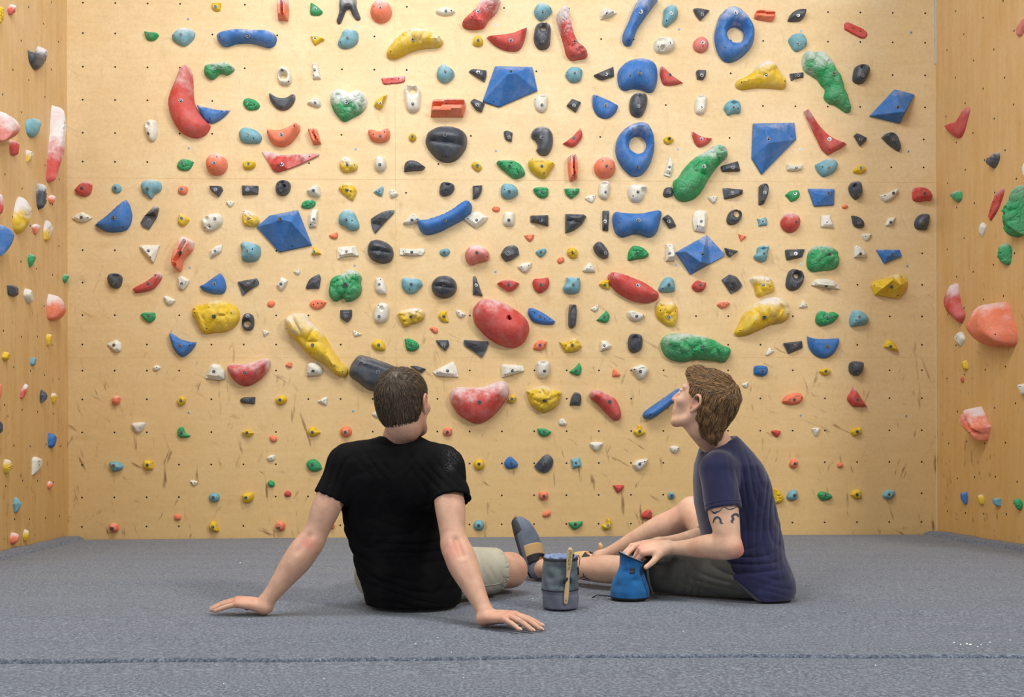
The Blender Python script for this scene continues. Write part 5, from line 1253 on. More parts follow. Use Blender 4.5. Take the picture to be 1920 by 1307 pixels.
def frame(fwd, up=(0, 0, 1), roll=0.0):
    """rows x (right), y (forward), z (up)"""
    f = nrm(fwd); r = nrm(np.cross(f, up)); u = np.cross(r, f)
    if roll: r, u = r * math.cos(roll) + u * math.sin(roll), u * math.cos(roll) - r * math.sin(roll)
    return np.array([r, f, u])
class InFrame:        # a primitive given in a local frame
    def __init__(s, p, o, R): s.p, s.o, s.R = p, np.array(o, float), R
    HS = .94          # head size
    def box(s):
        a, b = s.p.box(); c = np.array([[x, y, z] for x in (a[0], b[0]) for y in (a[1], b[1]) for z in (a[2], b[2])]) * s.HS @ s.R + s.o
        return c.min(0), c.max(0)
    def d(s, P): return s.p.d((P - s.o) @ s.R.T / s.HS) * s.HS
def head_ops(sc, o, R, beard=0.0):
    A = lambda p, k=0.01: sc.add(InFrame(p, o, R), k)
    C = lambda p, k=0.005: sc.cut(InFrame(p, o, R), k)
    A(Ell((0, -.018, .034), (.073, .094, .082)), .02)
    A(Ell((0, .03, -.015), (.058, .062, .088)), .03)
    A(Ell((0, -.035, -.03), (.06, .06, .06)), .03)
    for s in (-1, 1):
        A(Limb([(s * .056, -.008, -.03, .018), (s * .053, .004, -.066, .016), (s * .03, .052, -.092, .016), (s * .008, .067, -.098, .016)]), .018)
        A(Ell((s * .042, .06, -.018), (.02, .018, .016)), .018)
        A(Cone((s * .01, .084, .03), (s * .046, .066, .034), .011, .009), .012)
    A(Ell((0, .070, -.096), (.019, .014, .015)), .014)
    A(Ell((0, .07, -.055), (.03, .022, .03)), .02)
    A(Limb([(0, .084, .036, .0095), (0, .092, .012, .0088), (0, .108, -.020, .0108)], 4), .010)
    A(Ell((0, .082, -.03), (.028, .018, .022)), .012)
    for s in (-1, 1):
        A(Ell((s * .012, .103, -.026), (.0085, .011, .008)), .005)
        C(Ell((s * .034, .096, .012), (.0165, .013, .0105)), .008)
        A(Ell((s * .031, .073, .012), (.014, .0145, .0125)), .003)
        A(Ell((s * .031, .079, .0185), (.0165, .011, .006)), .003)
        A(Ell((s * .031, .079, .004), (.0155, .010, .004)), .003)
        C(Ell((s * .006, .116, -.034), (.003, .004, .004)), .002)
    A(Limb([(-.024, .080, -.057, .004), (-.009, .091, -.0525, .0055), (0, .0925, -.054, .005), (.009, .091, -.0525, .0055), (.024, .080, -.057, .004)]), .007)
    A(Limb([(-.02, .080, -.064, .004), (0, .0895, -.0665, .007), (.02, .080, -.064, .004)]), .008)
    C(Limb([(-.026, .086, -.0597, .0010), (0, .0985, -.0600, .0012), (.026, .086, -.0597, .0010)]), .0015)
    for s in (-1, 1):   # ears: rim, lobe, hollow
        rim = [(s * .072, .004, -.022, .0055), (s * .078, .006, .004, .0045), (s * .084, -.004, .026, .0052), (s * .089, -.02, .026, .0052), (s * .088, -.028, .006, .0048), (s * .081, -.02, -.016, .0055), (s * .074, -.006, -.032, .0075)]
        A(Limb(rim, 5), .003)
        A(Ell((s * .077, -.01, -.002), (.006, .017, .026)), .004)
        C(Ell((s * .086, -.006, -.004), (.007, .008, .013)), .003)
    return sc
def hair_field(o, R, long=False):
    sc = Sculpt(); A = lambda p, k=0.01: sc.add(InFrame(p, o, R), k)
    t = .010 if not long else .012
    A(Ell((0, -.02, .036), (.075 + t, .095 + t, .083 + t)), .01)
    A(Ell((0, -.045, -.02), (.062 + t, .052 + t, .062 + t * .6)), .03)
    if long:
        A(Ell((0, -.066, -.05), (.054, .04, .056)), .03)
        A(Ell((0, -.082, -.09), (.044, .024, .026)), .02)
        A(Ell((0, .06, .092), (.05, .035, .026)), .03)
    zz = np.array([-.16, -.1, -.05, -.03, .0, .02, .045, .06, .08, .14]); yy = np.array([-.05, -.05, -.035, -.03, -.028, .018, .034, .05, .082, .12])
    if long: yy = np.array([-.055, -.05, -.03, -.03, -.024, .03, .042, .06, .105, .13])
    def region(P):
        q = (P - o) @ R.T / InFrame.HS; return (q[..., 1] - np.interp(q[..., 2] - 0.4 * np.maximum(0, np.abs(q[..., 0]) - .05), zz, yy)) * 0.75
    lo, hi = o - .25, o + .25
    sc.keep(Fn(region, lo, hi), .008)
    zb = -.074 if not long else -.108
    sc.keep(Fn(lambda P: zb - ((P - o) @ R.T)[..., 2] + 0.25 * np.abs(((P - o) @ R.T)[..., 0]), lo, hi), .008)
    if long:
        def flow(P):
            q = (P - o) @ R.T; return 0.0012 * np.sin(q[..., 0] * 170 + 40 * q[..., 2] + 3 * np.sin(q[..., 2] * 60)) + 0.001 * np.sin(q[..., 1] * 130 + q[..., 2] * 90)
        sc.warp(flow)
    else: sc.warp(lambda P: 0.0007 * np.sin(((P - o) @ R.T)[..., 0] * 600))
    return sc
def strands(V, Q, o, R, n, ln, rad, lift, long, seed):
    """locks of hair combed over a scalp mesh"""
    r = np.random.RandomState(seed); T = BVHTree.FromPolygons([Vector(v) for v in V], [list(q) for q in Q])
    A = V[Q]; ar = np.linalg.norm(np.cross(A[:, 2] - A[:, 0], A[:, 3] - A[:, 1]), axis=1); ids = r.choice(len(Q), n, p=ar / ar.sum())
    Vs, Fs, tone = [], [], []
    crown = np.array([0.012, -.075, .105])
    for i in ids:
        p = A[i].mean(0) + (r.rand(3) - .5) * .003; q = (p - o) @ R.T
        if q[1] > 0.035 and q[2] < 0.02: continue
        path = [p]; cur = p.copy(); L = ln * r.uniform(.6, 1.25); tn = r.rand() ** 1.3; st = L / 4
        jit = nrm(r.randn(3)) * r.uniform(0.1, 0.45); ok = True
        for s in range(4):
            q = (cur - o) @ R.T
            h = T.find_nearest(Vector(cur)); nn = np.array(h[1])
            rad_ = q - crown; rad_ = rad_ / (np.linalg.norm(rad_) + 1e-6)
            sw = np.array([-rad_[1], rad_[0], 0]) * 0.35
            if long and q[2] > 0.05: g = np.array([0.25, .8, 0.0]) * min(1, (q[1] + .09) / .06) + rad_ * 0.4
            else: g = rad_ * .8 + sw + np.array([0, -.1, -.9]) * (0.8 if q[2] < .07 else .25)
            if long and q[2] < -.07: g = g + np.array([0, -.55, .25])
            g = g @ R + jit * 0.5; g = g - nn * (g @ nn) * .92; g = nrm(g)
            cur = np.array(h[0]) + g * st + nn * lift * (0.6 + .5 * s) * r.uniform(.5, 1.3); path.append(cur.copy())
        b = len(Vs); k = 3
        for s, c in enumerate(path):
            d = nrm(path[min(s + 1, 4)] - path[max(s - 1, 0)]); h = nrm(np.cross(d, nn)); u = np.cross(d, h); rr = rad * (1.0, 1.0, .85, .6, .12)[s]
            for a in range(k): Vs.append(c + (h * math.cos(a * 2.094) * 1.6 + u * math.sin(a * 2.094) * .6) * rr); tone.append(tn)
        for s in range(4):
            for a in range(k): Fs.append((b + s * k + a, b + s * k + (a + 1) % k, b + (s + 1) * k + (a + 1) % k, b + (s + 1) * k + a))
    return np.array(Vs), Fs, tone
def hair_obj(o, R, parent, mat, long, n, ln, rad, lift, seed, res=.0028):
    sc = hair_field(o, R, long); V, Q = sc.mesh(o - .19, o + .19, res)
    Vs, Fs, tone = strands(V, Q, o, R, n, ln, rad, lift, long, seed)
    allV = np.vstack([V, Vs]); Fa = Q.tolist() + [tuple(int(i + len(V)) for i in f) for f in Fs]
    ob = mesh_obj('hair', allV, Fa, mat, parent)
    at_ = ob.data.attributes.new('tone', 'FLOAT', 'POINT'); at_.data.foreach_set('value', [0.22] * len(V) + tone)
    return ob
def flush(ob, spots, nm='flush'):
    n = len(ob.data.vertices); co = np.zeros(n * 3); ob.data.vertices.foreach_get('co', co); co = co.reshape(-1, 3)
    v = np.zeros(n)
    for (c, r, s) in spots: v = np.maximum(v, s * np.exp(-(((co - np.array(c)) ** 2).sum(1)) / (r * r)))
    a = ob.data.attributes.new(nm, 'FLOAT', 'POINT'); a.data.foreach_set('value', v)

def hand_ops(sc, wrist, fdir, thumbdir, up, fingers, thumb, palm_arch=0.0, s=1.0, mcp=None):
    """fingers: four lists of (bend1, bend2, bend3, spread) in radians; palm plane spanned by fdir and thumbdir"""
    f = nrm(fdir); u = nrm(np.array(up) - f * np.dot(up, f)); t = nrm(np.cross(u, f)); 
    if np.dot(t, thumbdir) < 0: t = -t
    w = np.array(wrist, float)
    M_ = [(.088, .027, .002), (.094, .008, .005), (.089, -.011, .003), (.08, -.029, -.002)]
    Ls = [(.04, .025, .02), (.045, .028, .021), (.041, .026, .02), (.032, .02, .018)]
    R0 = [.0092, .0095, .009, .008]
    loc = lambda x, y, z: w + s * (f * x + t * y + u * z)
    lift = lambda x: palm_arch * math.sin(min(1, x / .1) * PI * .5)
    for m in M_:
        sc.add(Limb([tuple(loc(.0, m[1] * .45, 0)) + (.017 * s,), tuple(loc(m[0] * .5, m[1] * .85, m[2] + lift(.05))) + (.0142 * s,), tuple(loc(m[0], m[1], m[2] + lift(m[0]))) + (.0112 * s,)], 3), .012 * s)
    sc.add(Limb([tuple(loc(.012, .018, -.004)) + (.015 * s,), tuple(loc(.04, .032, -.006 + lift(.03) * .4)) + (.014 * s,)]), .014 * s)
    out = []
    class Fing:
        def __init__(q, cs): q.l = cs
        def box(q): l = [c.box() for c in q.l]; return np.min([a for a, b in l], 0), np.max([b for a, b in l], 0)
        def d(q, P):
            o_ = None
            for c in q.l: o_ = c.d(P) if o_ is None else np.minimum(o_, c.d(P))
            return o_
    for m, L, r, (b1, b2, b3, spr) in zip(M_, Ls, R0, fingers):
        base = loc(m[0], m[1], m[2] + lift(m[0])); d0 = f * math.cos(spr) + t * math.sin(spr); ang = 0; p = base; pts = [tuple(p) + (r * s * 1.05,)]
        for L_, b_, rr in zip(L, (b1, b2, b3), (r * .98, r * .9, r * .76)):
            ang += b_; d = d0 * math.cos(ang) - u * math.sin(ang); p = p + d * L_ * s; pts.append(tuple(p) + (rr * s,))
        out.append(pts)
    sc.add(Fing([Limb(p, 3) for p in out]), .006 * s)
    tb, (t1, t2, td) = loc(.036, .034, -.004 + lift(.03) * .4), thumb
    d = nrm(f * math.cos(t1) + t * math.sin(t1) - u * td); p1 = tb + d * .036 * s; d2 = nrm(f * math.cos(t2) + t * math.sin(t2) - u * td); p2 = p1 + d2 * .03 * s
    sc.add(Limb([tuple(tb) + (.0125 * s,), tuple(p1) + (.0105 * s,), tuple(p2) + (.0082 * s,)], 3), .008 * s)
    return out, [p1, p2], (f, t, u)
def nails(pts_list, u, parent):
    V, Fc = [], []
    for pts in pts_list:
        a, b = np.array(pts[-2][:3]), np.array(pts[-1][:3]); r = pts[-1][3]; d = nrm(b - a); n = nrm(u - d * np.dot(u, d)); s = np.cross(d, n); i0 = len(V)
        for x in (-.5, 0, .6, 1.0):
            for y in (-1, -.5, 0, .5, 1):
                V.append(b + d * (x * r * 1.05) + s * y * r * .62 * (1 - .18 * max(0, x)) + n * (r * math.sqrt(max(0, 1 - (y * .62) ** 2)) * (1.02 if x < .5 else .93 if x < .9 else .7) + .0003))
        for x in range(3):
            for y in range(4): Fc.append((i0 + x * 5 + y, i0 + x * 5 + y + 1, i0 + (x + 1) * 5 + y + 1, i0 + (x + 1) * 5 + y))
    ob = mesh_obj('fingernails', np.array(V), Fc, M['nail'], parent)
    return ob
M['nail'] = simple('fingernail', (226, 182, 168), 0.3)
def person_root(name, loc, label):
    e = bpy.data.objects.new(name, None); COL.objects.link(e); e.location = loc; e.empty_display_size = 0.1
    return tag(e, label, 'person', 'climbers sitting on the crash mat')
def part(name, V, Q, mat, root, off):
    ob = mesh_obj(name, V - np.array(off), Q, mat, root); return ob

# ---------------------------------------------------------------- the man on the left, seen from behind
O1 = np.array((-0.36, 3.05, 0.0))
man1 = person_root('person', O1, 'man in black T-shirt and khaki shorts sitting back on straight arms, seen from behind')
hR1 = frame((0.38, 0.90, 0.10), roll=0.05); hO1 = np.array(at(760, 759, 2.93))
b = Sculpt()
SL, SR = np.array(at(652, 872, 2.95)), np.array(at(832, 876, 2.92))
EL, ER = np.array(at(583, 1018, 2.90)), np.array(at(852, 1026, 2.78))
WL, WR = np.array((-0.783, 2.86, 0.036)), np.array((-0.078, 2.66, 0.036))
neck_base = np.array(at(748, 838, 2.98))
trunk1 = Loft([(.03, -.34, 3.07, .13, .09), (.167, -.37, 3.06, .14, .09), (.30, -.395, 3.02, .135, .085), (.42, -.40, 2.99, .15, .085), (.49, -.38, 2.98, .14, .07), (.52, -.37, 2.98, .1, .06)], 2.2)
b.add(trunk1, .02)
b.add(Limb([tuple(neck_base + (0, .0, -.03)) + (.062,), tuple(neck_base + (0, 0, .025)) + (.0545,), tuple(hO1 + np.array((0, -.02, -.07))) + (.054,)]), .03)
head_ops(b, hO1, hR1)
for S_, E_, W_, sg in ((SL, EL, WL, -1), (SR, ER, WR, 1)):
    ua = E_ - S_; fa = W_ - E_
    back = np.array((0, -1, 0)); out = np.array((sg, 0, 0))
    pt = lambda a, v, t, o_: tuple(a + v * t + np.array(o_))
    b.add(Limb([pt(S_, ua, 0, (0, 0, 0)) + (.052,), pt(S_, ua, .3, (sg * .004, 0, 0)) + (.047,), pt(S_, ua, .55, (sg * .004, -.004, 0)) + (.0465,), pt(S_, ua, .8, (0, 0, 0)) + (.040,), pt(S_, ua, 1, (0, 0, 0)) + (.0375,)]), .02)
    b.add(Limb([pt(E_, fa, -.03, (0, .0, 0)) + (.0375,), pt(E_, fa, .13, (sg * .002, 0, 0)) + (.0455,), pt(E_, fa, .3, (0, 0, 0)) + (.0445,), pt(E_, fa, .6, (0, 0, 0)) + (.034,), pt(E_, fa, .85, (0, 0, 0)) + (.0262,), pt(E_, fa, .98, (0, 0, 0)) + (.0265,)]), .015)
    # muscle masses: brachioradialis on the outside, triceps, point of the elbow
    b.add(Limb([pt(S_, ua, .78, (sg * .012, .0, 0)) + (.018,), pt(E_, fa, .08, (sg * .022, .004, 0)) + (.025,), pt(E_, fa, .38, (sg * .016, 0, 0)) + (.022,), pt(E_, fa, .6, (sg * .006, 0, 0)) + (.014,)]), .014)
    b.add(Limb([pt(S_, ua, .2, (-sg * .008, -.016, 0)) + (.026,), pt(S_, ua, .5, (-sg * .01, -.018, 0)) + (.028,), pt(S_, ua, .78, (-sg * .006, -.014, 0)) + (.018,)]), .014)
    b.add(Ell(E_ + np.array((-sg * .006, -.031, .004)), (.014, .011, .017)), .014)
    b.cut(Limb([pt(S_, ua, .9, (sg * .012, -.044, 0)) + (.005,), pt(E_, fa, .1, (sg * .016, -.05, 0)) + (.005,)]), .02)
    b.add(Limb([pt(E_, fa, .1, (-sg * .018, -.022, 0)) + (.018,), pt(E_, fa, .4, (-sg * .012, -.02, 0)) + (.017,), pt(E_, fa, .7, (-sg * .004, -.008, 0)) + (.012,)]), .012)
    # tendons and veins
    for k_, (x0, x1, y0) in enumerate(((.012, .004, -.035), (-.004, .012, -.036))):
        b.add(Limb([pt(E_, fa, .3, (sg * x0, y0 - .006, 0)) + (.0022,), pt(E_, fa, .5, (sg * (x0 - .008), y0 + .002, 0)) + (.0022,), pt(E_, fa, .72, (sg * x1, y0 + .011, 0)) + (.0020,), pt(E_, fa, .92, (sg * x1, y0 + .014, 0)) + (.002,)], 4), .004)
# hands flat on the mat, pointing outwards
fl = [(.24, .10, .04, .14), (.27, .12, .05, .04), (.27, .12, .05, -.07), (.24, .1, .04, -.22)]
fL, tL, axL = hand_ops(b, WL + (.004, 0, -.012), (-1, .12, .02), (0, 1, 0), (0.0, 0, 1), fl, (.7, .35, .22), palm_arch=.016)
fr = [(.26, .14, .05, .18), (.32, .16, .06, .06), (.3, .17, .07, -.08), (.26, .13, .05, -.27)]
fR, tR, axR = hand_ops(b, WR + (-.004, 0, -.012), (.86, -.48, .02), (.5, .86, 0), (0, 0, 1), fr, (.75, .4, .22), palm_arch=.010)
# pelvis, legs: right knee out to the side, left leg straight ahead
HL, HR = np.array((-.44, 3.1, .10)), np.array((-.25, 3.1, .10))
KR, KL = np.array((-.012, 3.30, .085)), np.array((-.43, 3.50, .12))
b.add(Ell((-.345, 3.1, .09), (.15, .11, .085)), .02)
b.add(Limb([tuple(HR) + (.085,), tuple(HR * .5 + KR * .5) + (.078,), tuple(KR) + (.062,)]), .02)
b.add(Ell(KR + (.012, -.01, .0), (.05, .05, .056)), .02)
b.add(Limb([tuple(KR) + (.056,), tuple(KR + (-.06, .10, -.02)) + (.055,), tuple(KR + (-.13, .24, -.035)) + (.046,), tuple(KR + (-.20, .36, -.045)) + (.032,), tuple(KR + (-.25, .42, -.045)) + (.033,)]), .02)
b.add(Limb([tuple(KR + (-.25, .42, -.047)) + (.032,), tuple(KR + (-.32, .45, -.055)) + (.028,), tuple(KR + (-.41, .44, -.06)) + (.02,)]), .02)
b.add(Limb([tuple(HL) + (.085,), tuple(KL) + (.06,)]), .02)
b.add(Limb([tuple(KL) + (.056,), tuple(KL + (0, .14, -.035)) + (.052,), tuple(KL + (0, .38, -.07)) + (.034,)]), .02)
b.add(Limb([tuple(KL + (0, .39, -.078)) + (.036,), tuple(KL + (0, .42, -.02)) + (.034,), tuple(KL + (0, .45, .06)) + (.028,)]), .02)
b.keep(Fn(lambda P: 0.0006 - P[..., 2], (-9, -9, -9), (9, 9, 9)), .004)
boxes = [(hO1 - (.12, .13, .15), hO1 + (.12, .13, .13), .0022), (WL + (-.24, -.08, -.05), WL + (.02, .11, .035), .0018), (WR + (-.03, -.08, -.05), WR + (.22, .11, .035), .0018)]
V, Q = multi(b, (-1.06, 2.5, -.01), (0.20, 4.06, .83), .005, boxes)
body1 = part('body', V, Q, M['skin1'], man1, O1)
flush(body1, [(EL - O1 + (0.0, -.035, 0), .022, .9), (ER - O1 + (0, -.035, -.01), .03, .7), (ER - O1 + (0.01, -.03, -.05), .035, .45)] +
      [(np.array(p[0][:3]) - O1, .016, .55) for p in fL + fR] + [(hO1 - O1 + np.array((.079, 0, 0)) @ hR1, .03, .55), (hO1 - O1 + np.array((-.079, 0, 0)) @ hR1, .03, .5), (neck_base - O1 + (0, -.03, .02), .05, .3)])
nails(fL + fR, np.array((0, 0, 1.0)), body1)
bpy.context.view_layer.update()
[c for c in body1.children][0].location = -Vector(O1)
hair_obj(hO1, hR1, man1, M['hair1'], False, 6500, .021, .0005, .0016, 5).location = -Vector(O1)

def wrinkle(fs):
    """folds: (origin, direction of the fold line, across direction, wavelength, depth, reach)"""
    def f(P):
        d = np.zeros(P.shape[:-1])
        for (c, along, across, wl, dep, reach) in fs:
            q = P - np.array(c); a, x = q @ nrm(along), q @ nrm(across)
            w_ = np.sin(x / (wl * 1.7) * 2 * PI + 1.6 * np.sin(a * 13 + 1 + 5 * x) + 1.5 * np.sin(x * 31 + a * 19))
            d += dep * .62 * (1 - np.abs(w_)) ** 1.6 * np.exp(-(q ** 2).sum(-1) / reach ** 2)
        return d
    return f
class Csg:            # a sleeve cut square at its end
    def __init__(s, q): s.l, s.c, s.ax = q[0], np.array(q[1]), nrm(q[2])
    def box(s): return s.l.box()
    def d(s, P): return smax(s.l.d(P), (P - s.c) @ s.ax, .003)
def shirt(trunk, sleeves, neck, extra, folds, lo, hi, res, hem=None, holes=()):
    sc = Sculpt(); sc.add(trunk, .01)
    for p in extra: sc.add(p, .05)
    for q in sleeves: sc.add(Csg(q), .03)
    sc.warp(wrinkle(folds))
    for q in sleeves:
        c, ax, r = np.array(q[1]), nrm(q[2]), .067
        sc.cut(Fn(lambda P, c=c, ax=ax, r=r: np.maximum(np.maximum(.001 - (P - c) @ ax, (P - c) @ ax - .022), np.linalg.norm((P - c) - ((P - c) @ ax)[..., None] * ax, axis=-1) - r), c - .1, c + .1), .001)
        sc.cut(q[4], .002)
    sc.cut(neck, .003)
    if hem is not None: sc.keep(hem, .003)
    return sc.mesh(lo, hi, res)
# black T-shirt
rows = [(-.02, -.335, 3.06, .152, .115), (.03, -.335, 3.06, .165, .122), (.079, -.342, 3.06, .17, .122), (.12, -.36, 3.05, .168, .118), (.167, -.373, 3.05, .162, .112), (.254, -.398, 3.02, .16, .105), (.36, -.404, 2.99, .162, .102),
        (.43, -.398, 2.975, .17, .1), (.48, -.383, 2.97, .165, .09), (.515, -.373, 2.97, .125, .07), (.545, -.366, 2.975, .085, .06), (.565, -.366, 2.98, .06, .055)]
T1 = Loft(rows, 2.35, yaw=0.0)
def sleeve(S_, E_, sg, t_end, r0, r1, flare=0.0):
    ua = E_ - S_; e = S_ + ua * t_end
    return (Limb([tuple(S_ + np.array((-sg * .03, 0, .012))) + (r0,), tuple(S_ + np.array((sg * .006, 0, .004))) + (r0,), tuple(S_ + ua * t_end * .5 + np.array((sg * flare * .5, 0, 0))) + ((r0 + r1) / 2,), tuple(e + ua * .12 + np.array((sg * flare, 0, 0))) + (r1,)]),
            e, ua, .13, Limb([tuple(e - ua * .05 + np.array((sg * flare * .8, 0, 0))) + (r1 - .0115,), tuple(e + ua * .3 + np.array((sg * flare, 0, 0))) + (r1 - .0095,)]))
sl = sleeve(SL, EL, -1, .44, .058, .059, .004); sr = sleeve(SR, ER, 1, .44, .058, .065, .014)
folds = [((-.43, 2.88, .48), (1, 0, -.9), (.7, 0, 1), .05, .004, .06), ((-.31, 2.88, .48), (-1, 0, -.9), (-.7, 0, 1), .05, .004, .06), ((-.2, 2.9, .42), (-.6, 0, 1), (1, 0, .6), .045, .005, .11),
         ((-.57, 2.9, .42), (.6, 0, 1), (1, 0, -.6), .045, .005, .11), ((-.28, 2.95, .2), (1, 0, .5), (-.4, 0, 1), .07, .005, .16), ((-.5, 2.95, .16), (1, 0, -.5), (.4, 0, 1), .06, .005, .14),
         ((-.33, 2.95, .05), (1, 0, .1), (0, 0, 1), .05, .005, .14)]
nk = Limb([tuple(neck_base + np.array((0, .0, -.02))) + (.058,), tuple(neck_base + np.array((0, 0, .1))) + (.062,)])
ex = [Limb([tuple(SL + (0, 0, .012)) + (.05,), tuple(neck_base + (-.035, 0, -.022)) + (.045,)]), Limb([tuple(SR + (0, 0, .012)) + (.05,), tuple(neck_base + (.035, 0, -.022)) + (.045,)]),
      Ell(SL + (.08, -.028, -.03), (.09, .05, .1)), Ell(SR + (-.08, -.028, -.03), (.09, .05, .1))]
hem1 = Fn(lambda P: np.maximum(.004 - P[..., 2], P[..., 2] - .577), (-9,) * 3, (9,) * 3)
folds = [q[:4] + (q[4] * 1.7, q[5]) for q in folds]
V, Q = shirt(T1, (sl, sr), nk, ex, folds, (-.78, 2.78, -.03), (-.02, 3.25, .62), .0036, hem1)
sh1 = part('t_shirt', V, Q, M['black_cotton'], man1, O1); sh1['label'] = 'black T-shirt with chalk dust on the right shoulder'
flush(sh1, [(SR - O1 + (.03, -.045, .035), .026, .07), (SR - O1 + (.02, -.06, .0), .016, .12)], 'dust')
# ribbed collar and hem stitching
def ring(c, R, rx, ry, r, n=48, a0=0, a1=2 * PI, wob=0.0):
    return [tuple(np.array(c) + (np.array((rx * math.cos(a), ry * math.sin(a), wob * math.cos(2 * a))) @ R)) for a in np.linspace(a0, a1, n)]
v_, f_ = tube([np.array(p) - O1 for p in ring(neck_base + (0, -.002, .012), frame((0, 1, .12)), .0605, .063, 0)], .0075, 8)
mesh_obj('collar', np.array(v_), f_, M['black_cotton'], sh1)
def on_mesh(bv, P, dirn, off=.0006, dist=.4):
    r = bv.ray_cast(Vector(P), Vector(dirn), dist); 
    return None if r[0] is None else np.array(r[0]) + np.array(r[1]) * off
def bvh_of(ob):
    me = ob.data; w = ob.matrix_world
    bpy.context.view_layer.update(); w = ob.matrix_world
    return BVHTree.FromPolygons([w @ v.co for v in me.vertices], [list(p.vertices) for p in me.polygons])
# khaki shorts
s = Sculpt()
s.add(Ell((-.345, 3.1, .095), (.165, .125, .095)), .02)
s.add(Limb([tuple(HR) + (.1,), tuple(HR * .55 + KR * .45) + (.088,), tuple(KR * .88 + HR * .12 + (0, 0, .002)) + (.0795,)]), .02)
s.add(Limb([tuple(HL) + (.1,), tuple(HL * .3 + KL * .7) + (.082,)]), .02)
s.warp(wrinkle([((-.1, 3.15, .12), (-.3, 0, 1), (1, 0, .2), .045, .004, .09), ((-.2, 3.0, .04), (1, 0, .3), (.4, 0, 1), .03, .004, .07)]))
ce = KR * .80 + HR * .20; ax = nrm(KR - HR)
s.keep(Fn(lambda P: np.where(P[..., 0] > -.2, (P - ce) @ ax, -1), (-9,) * 3, (9,) * 3), .002)
s.cut(Limb([tuple(ce - ax * .03) + (.076,), tuple(ce + ax * .08) + (.078,)]), .002)
s.keep(Fn(lambda P: .0015 - P[..., 2], (-9,) * 3, (9,) * 3), .004)
V, Q = s.mesh((-.58, 2.93, -.01), (.06, 3.5, .23), .0045)
sh = part('shorts', V, Q, M['khaki'], man1, O1); sh['label'] = 'pale khaki shorts'
# a strip of the boxer waistband and seam on the right leg
pts = []
bv = bvh_of(sh)
for k in range(16):
    t = k / 15.0; p = on_mesh(bv, (-.17 + .13 * t, 2.8, .038 + .024 * t + .006 * math.sin(t * 5)), (0, 1, 0), .001, .8)
    if p is not None: pts.append(p - O1)
if len(pts) > 3:
    v_, f_ = tube(pts, .0018, 5); mesh_obj('seam', np.array(v_), f_, M['khaki'], sh)
# ---------------------------------------------------------------- the man on the right, seated side-on and looking up at the wall
O2 = np.array((.84, 3.25, 0.0))
man2 = person_root('person', O2, 'man in navy T-shirt and olive shorts sitting side-on, gazing up, hand in blue chalk bag')
hO2 = np.array(at(1317, 757, 3.1)); hR2 = frame((-.80, .57, .43), roll=-.04)
nb2 = np.array(at(1346, 838, 3.19))
b = Sculpt()
S2, E2, W2 = np.array(at(1346, 886, 3.07)), np.array(at(1368, 1026, 3.00)), np.array(at(1258, 1028, 3.165))
S3, E3, W3 = np.array(at(1352, 886, 3.40)), np.array(at(1350, 1008, 3.42)), np.array(at(1236, 1020, 3.27))
b.add(Loft([(.03, .85, 3.27, .10, .13), (.2, .83, 3.26, .11, .13), (.36, .80, 3.25, .115, .14), (.46, .78, 3.24, .10, .14), (.53, .75, 3.22, .06, .08)], 2.2), .02)
b.add(Limb([tuple(nb2 + (.015, .01, -.05)) + (.062,), tuple(nb2 + (0, 0, .0)) + (.054,), tuple(hO2 + np.array((0, -.028, -.07)) @ hR2) + (.052,)]), .03)
head_ops(b, hO2, hR2)
def arm(b, S_, E_, W_, sg, side):
    ua, fa = E_ - S_, W_ - E_; n = np.array(side); pt = lambda a, v, t, o_: tuple(a + v * t + np.array(o_))
    b.add(Limb([pt(S_, ua, 0, (0, 0, 0)) + (.052,), pt(S_, ua, .35, (0, 0, 0)) + (.049,), pt(S_, ua, .6, (0, 0, 0)) + (.0475,), pt(S_, ua, .85, (0, 0, 0)) + (.041,), pt(S_, ua, 1, (0, 0, 0)) + (.037,)]), .02)
    b.add(Limb([pt(E_, fa, -.02, (0, 0, 0)) + (.037,), pt(E_, fa, .15, (0, 0, .003)) + (.043,), pt(E_, fa, .35, (0, 0, .004)) + (.0405,), pt(E_, fa, .65, (0, 0, 0)) + (.031,), pt(E_, fa, .88, (0, 0, 0)) + (.0252,), pt(E_, fa, 1.0, (0, 0, 0)) + (.0262,)]), .015)
    b.add(Limb([pt(S_, ua, .8, (-.02, -.006, 0)) + (.02,), pt(E_, fa, .18, (0, -.01, .016)) + (.026,), pt(E_, fa, .5, (0, -.006, .01)) + (.018,)]), .016)
    b.add(Limb([pt(S_, ua, .3, (-.014, 0, 0)) + (.034,), pt(S_, ua, .6, (-.016, 0, 0)) + (.034,), pt(S_, ua, .85, (-.01, 0, 0)) + (.02,)]), .016)
    b.add(Ell(E_ + np.array((.028, -.004, -.014)), (.015, .014, .016)), .016)
    b.add(Limb([pt(E_, fa, .12, (0, -.012, -.02)) + (.018,), pt(E_, fa, .5, (0, -.012, -.012)) + (.015,), pt(E_, fa, .8, (0, -.008, -.004)) + (.01,)]), .014)
arm(b, S2, E2, W2, 1, (0, -1, 0)); arm(b, S3, E3, W3, 1, (0, 1, 0))
# left hand dips its fingers into the blue bag, right hand steadies the bag's rim
bagC = np.array((.408, 3.165, 0.0))
f2 = [(.85, .55, .35, .08), (.95, .6, .35, .02), (1.0, .65, .4, -.05), (1.05, .7, .45, -.12)]
fA, tA, axA = hand_ops(b, W2 + np.array((-.012, .0, .004)), (-.96, .06, -.12), (-.15, -.75, -.45), (-.22, -.45, .86), f2, (.75, .45, .35), palm_arch=.004)
f3 = [(.5, .4, .3, .08), (.55, .5, .3, .0), (.6, .5, .3, -.06), (.6, .5, .3, -.12)]
fB, tB, axB = hand_ops(b, W3 + np.array((-.012, -.004, .0)), (-.93, -.22, -.16), (.1, -1, .1), (-.1, .2, 1), f3, (.7, .5, .3), palm_arch=.004)
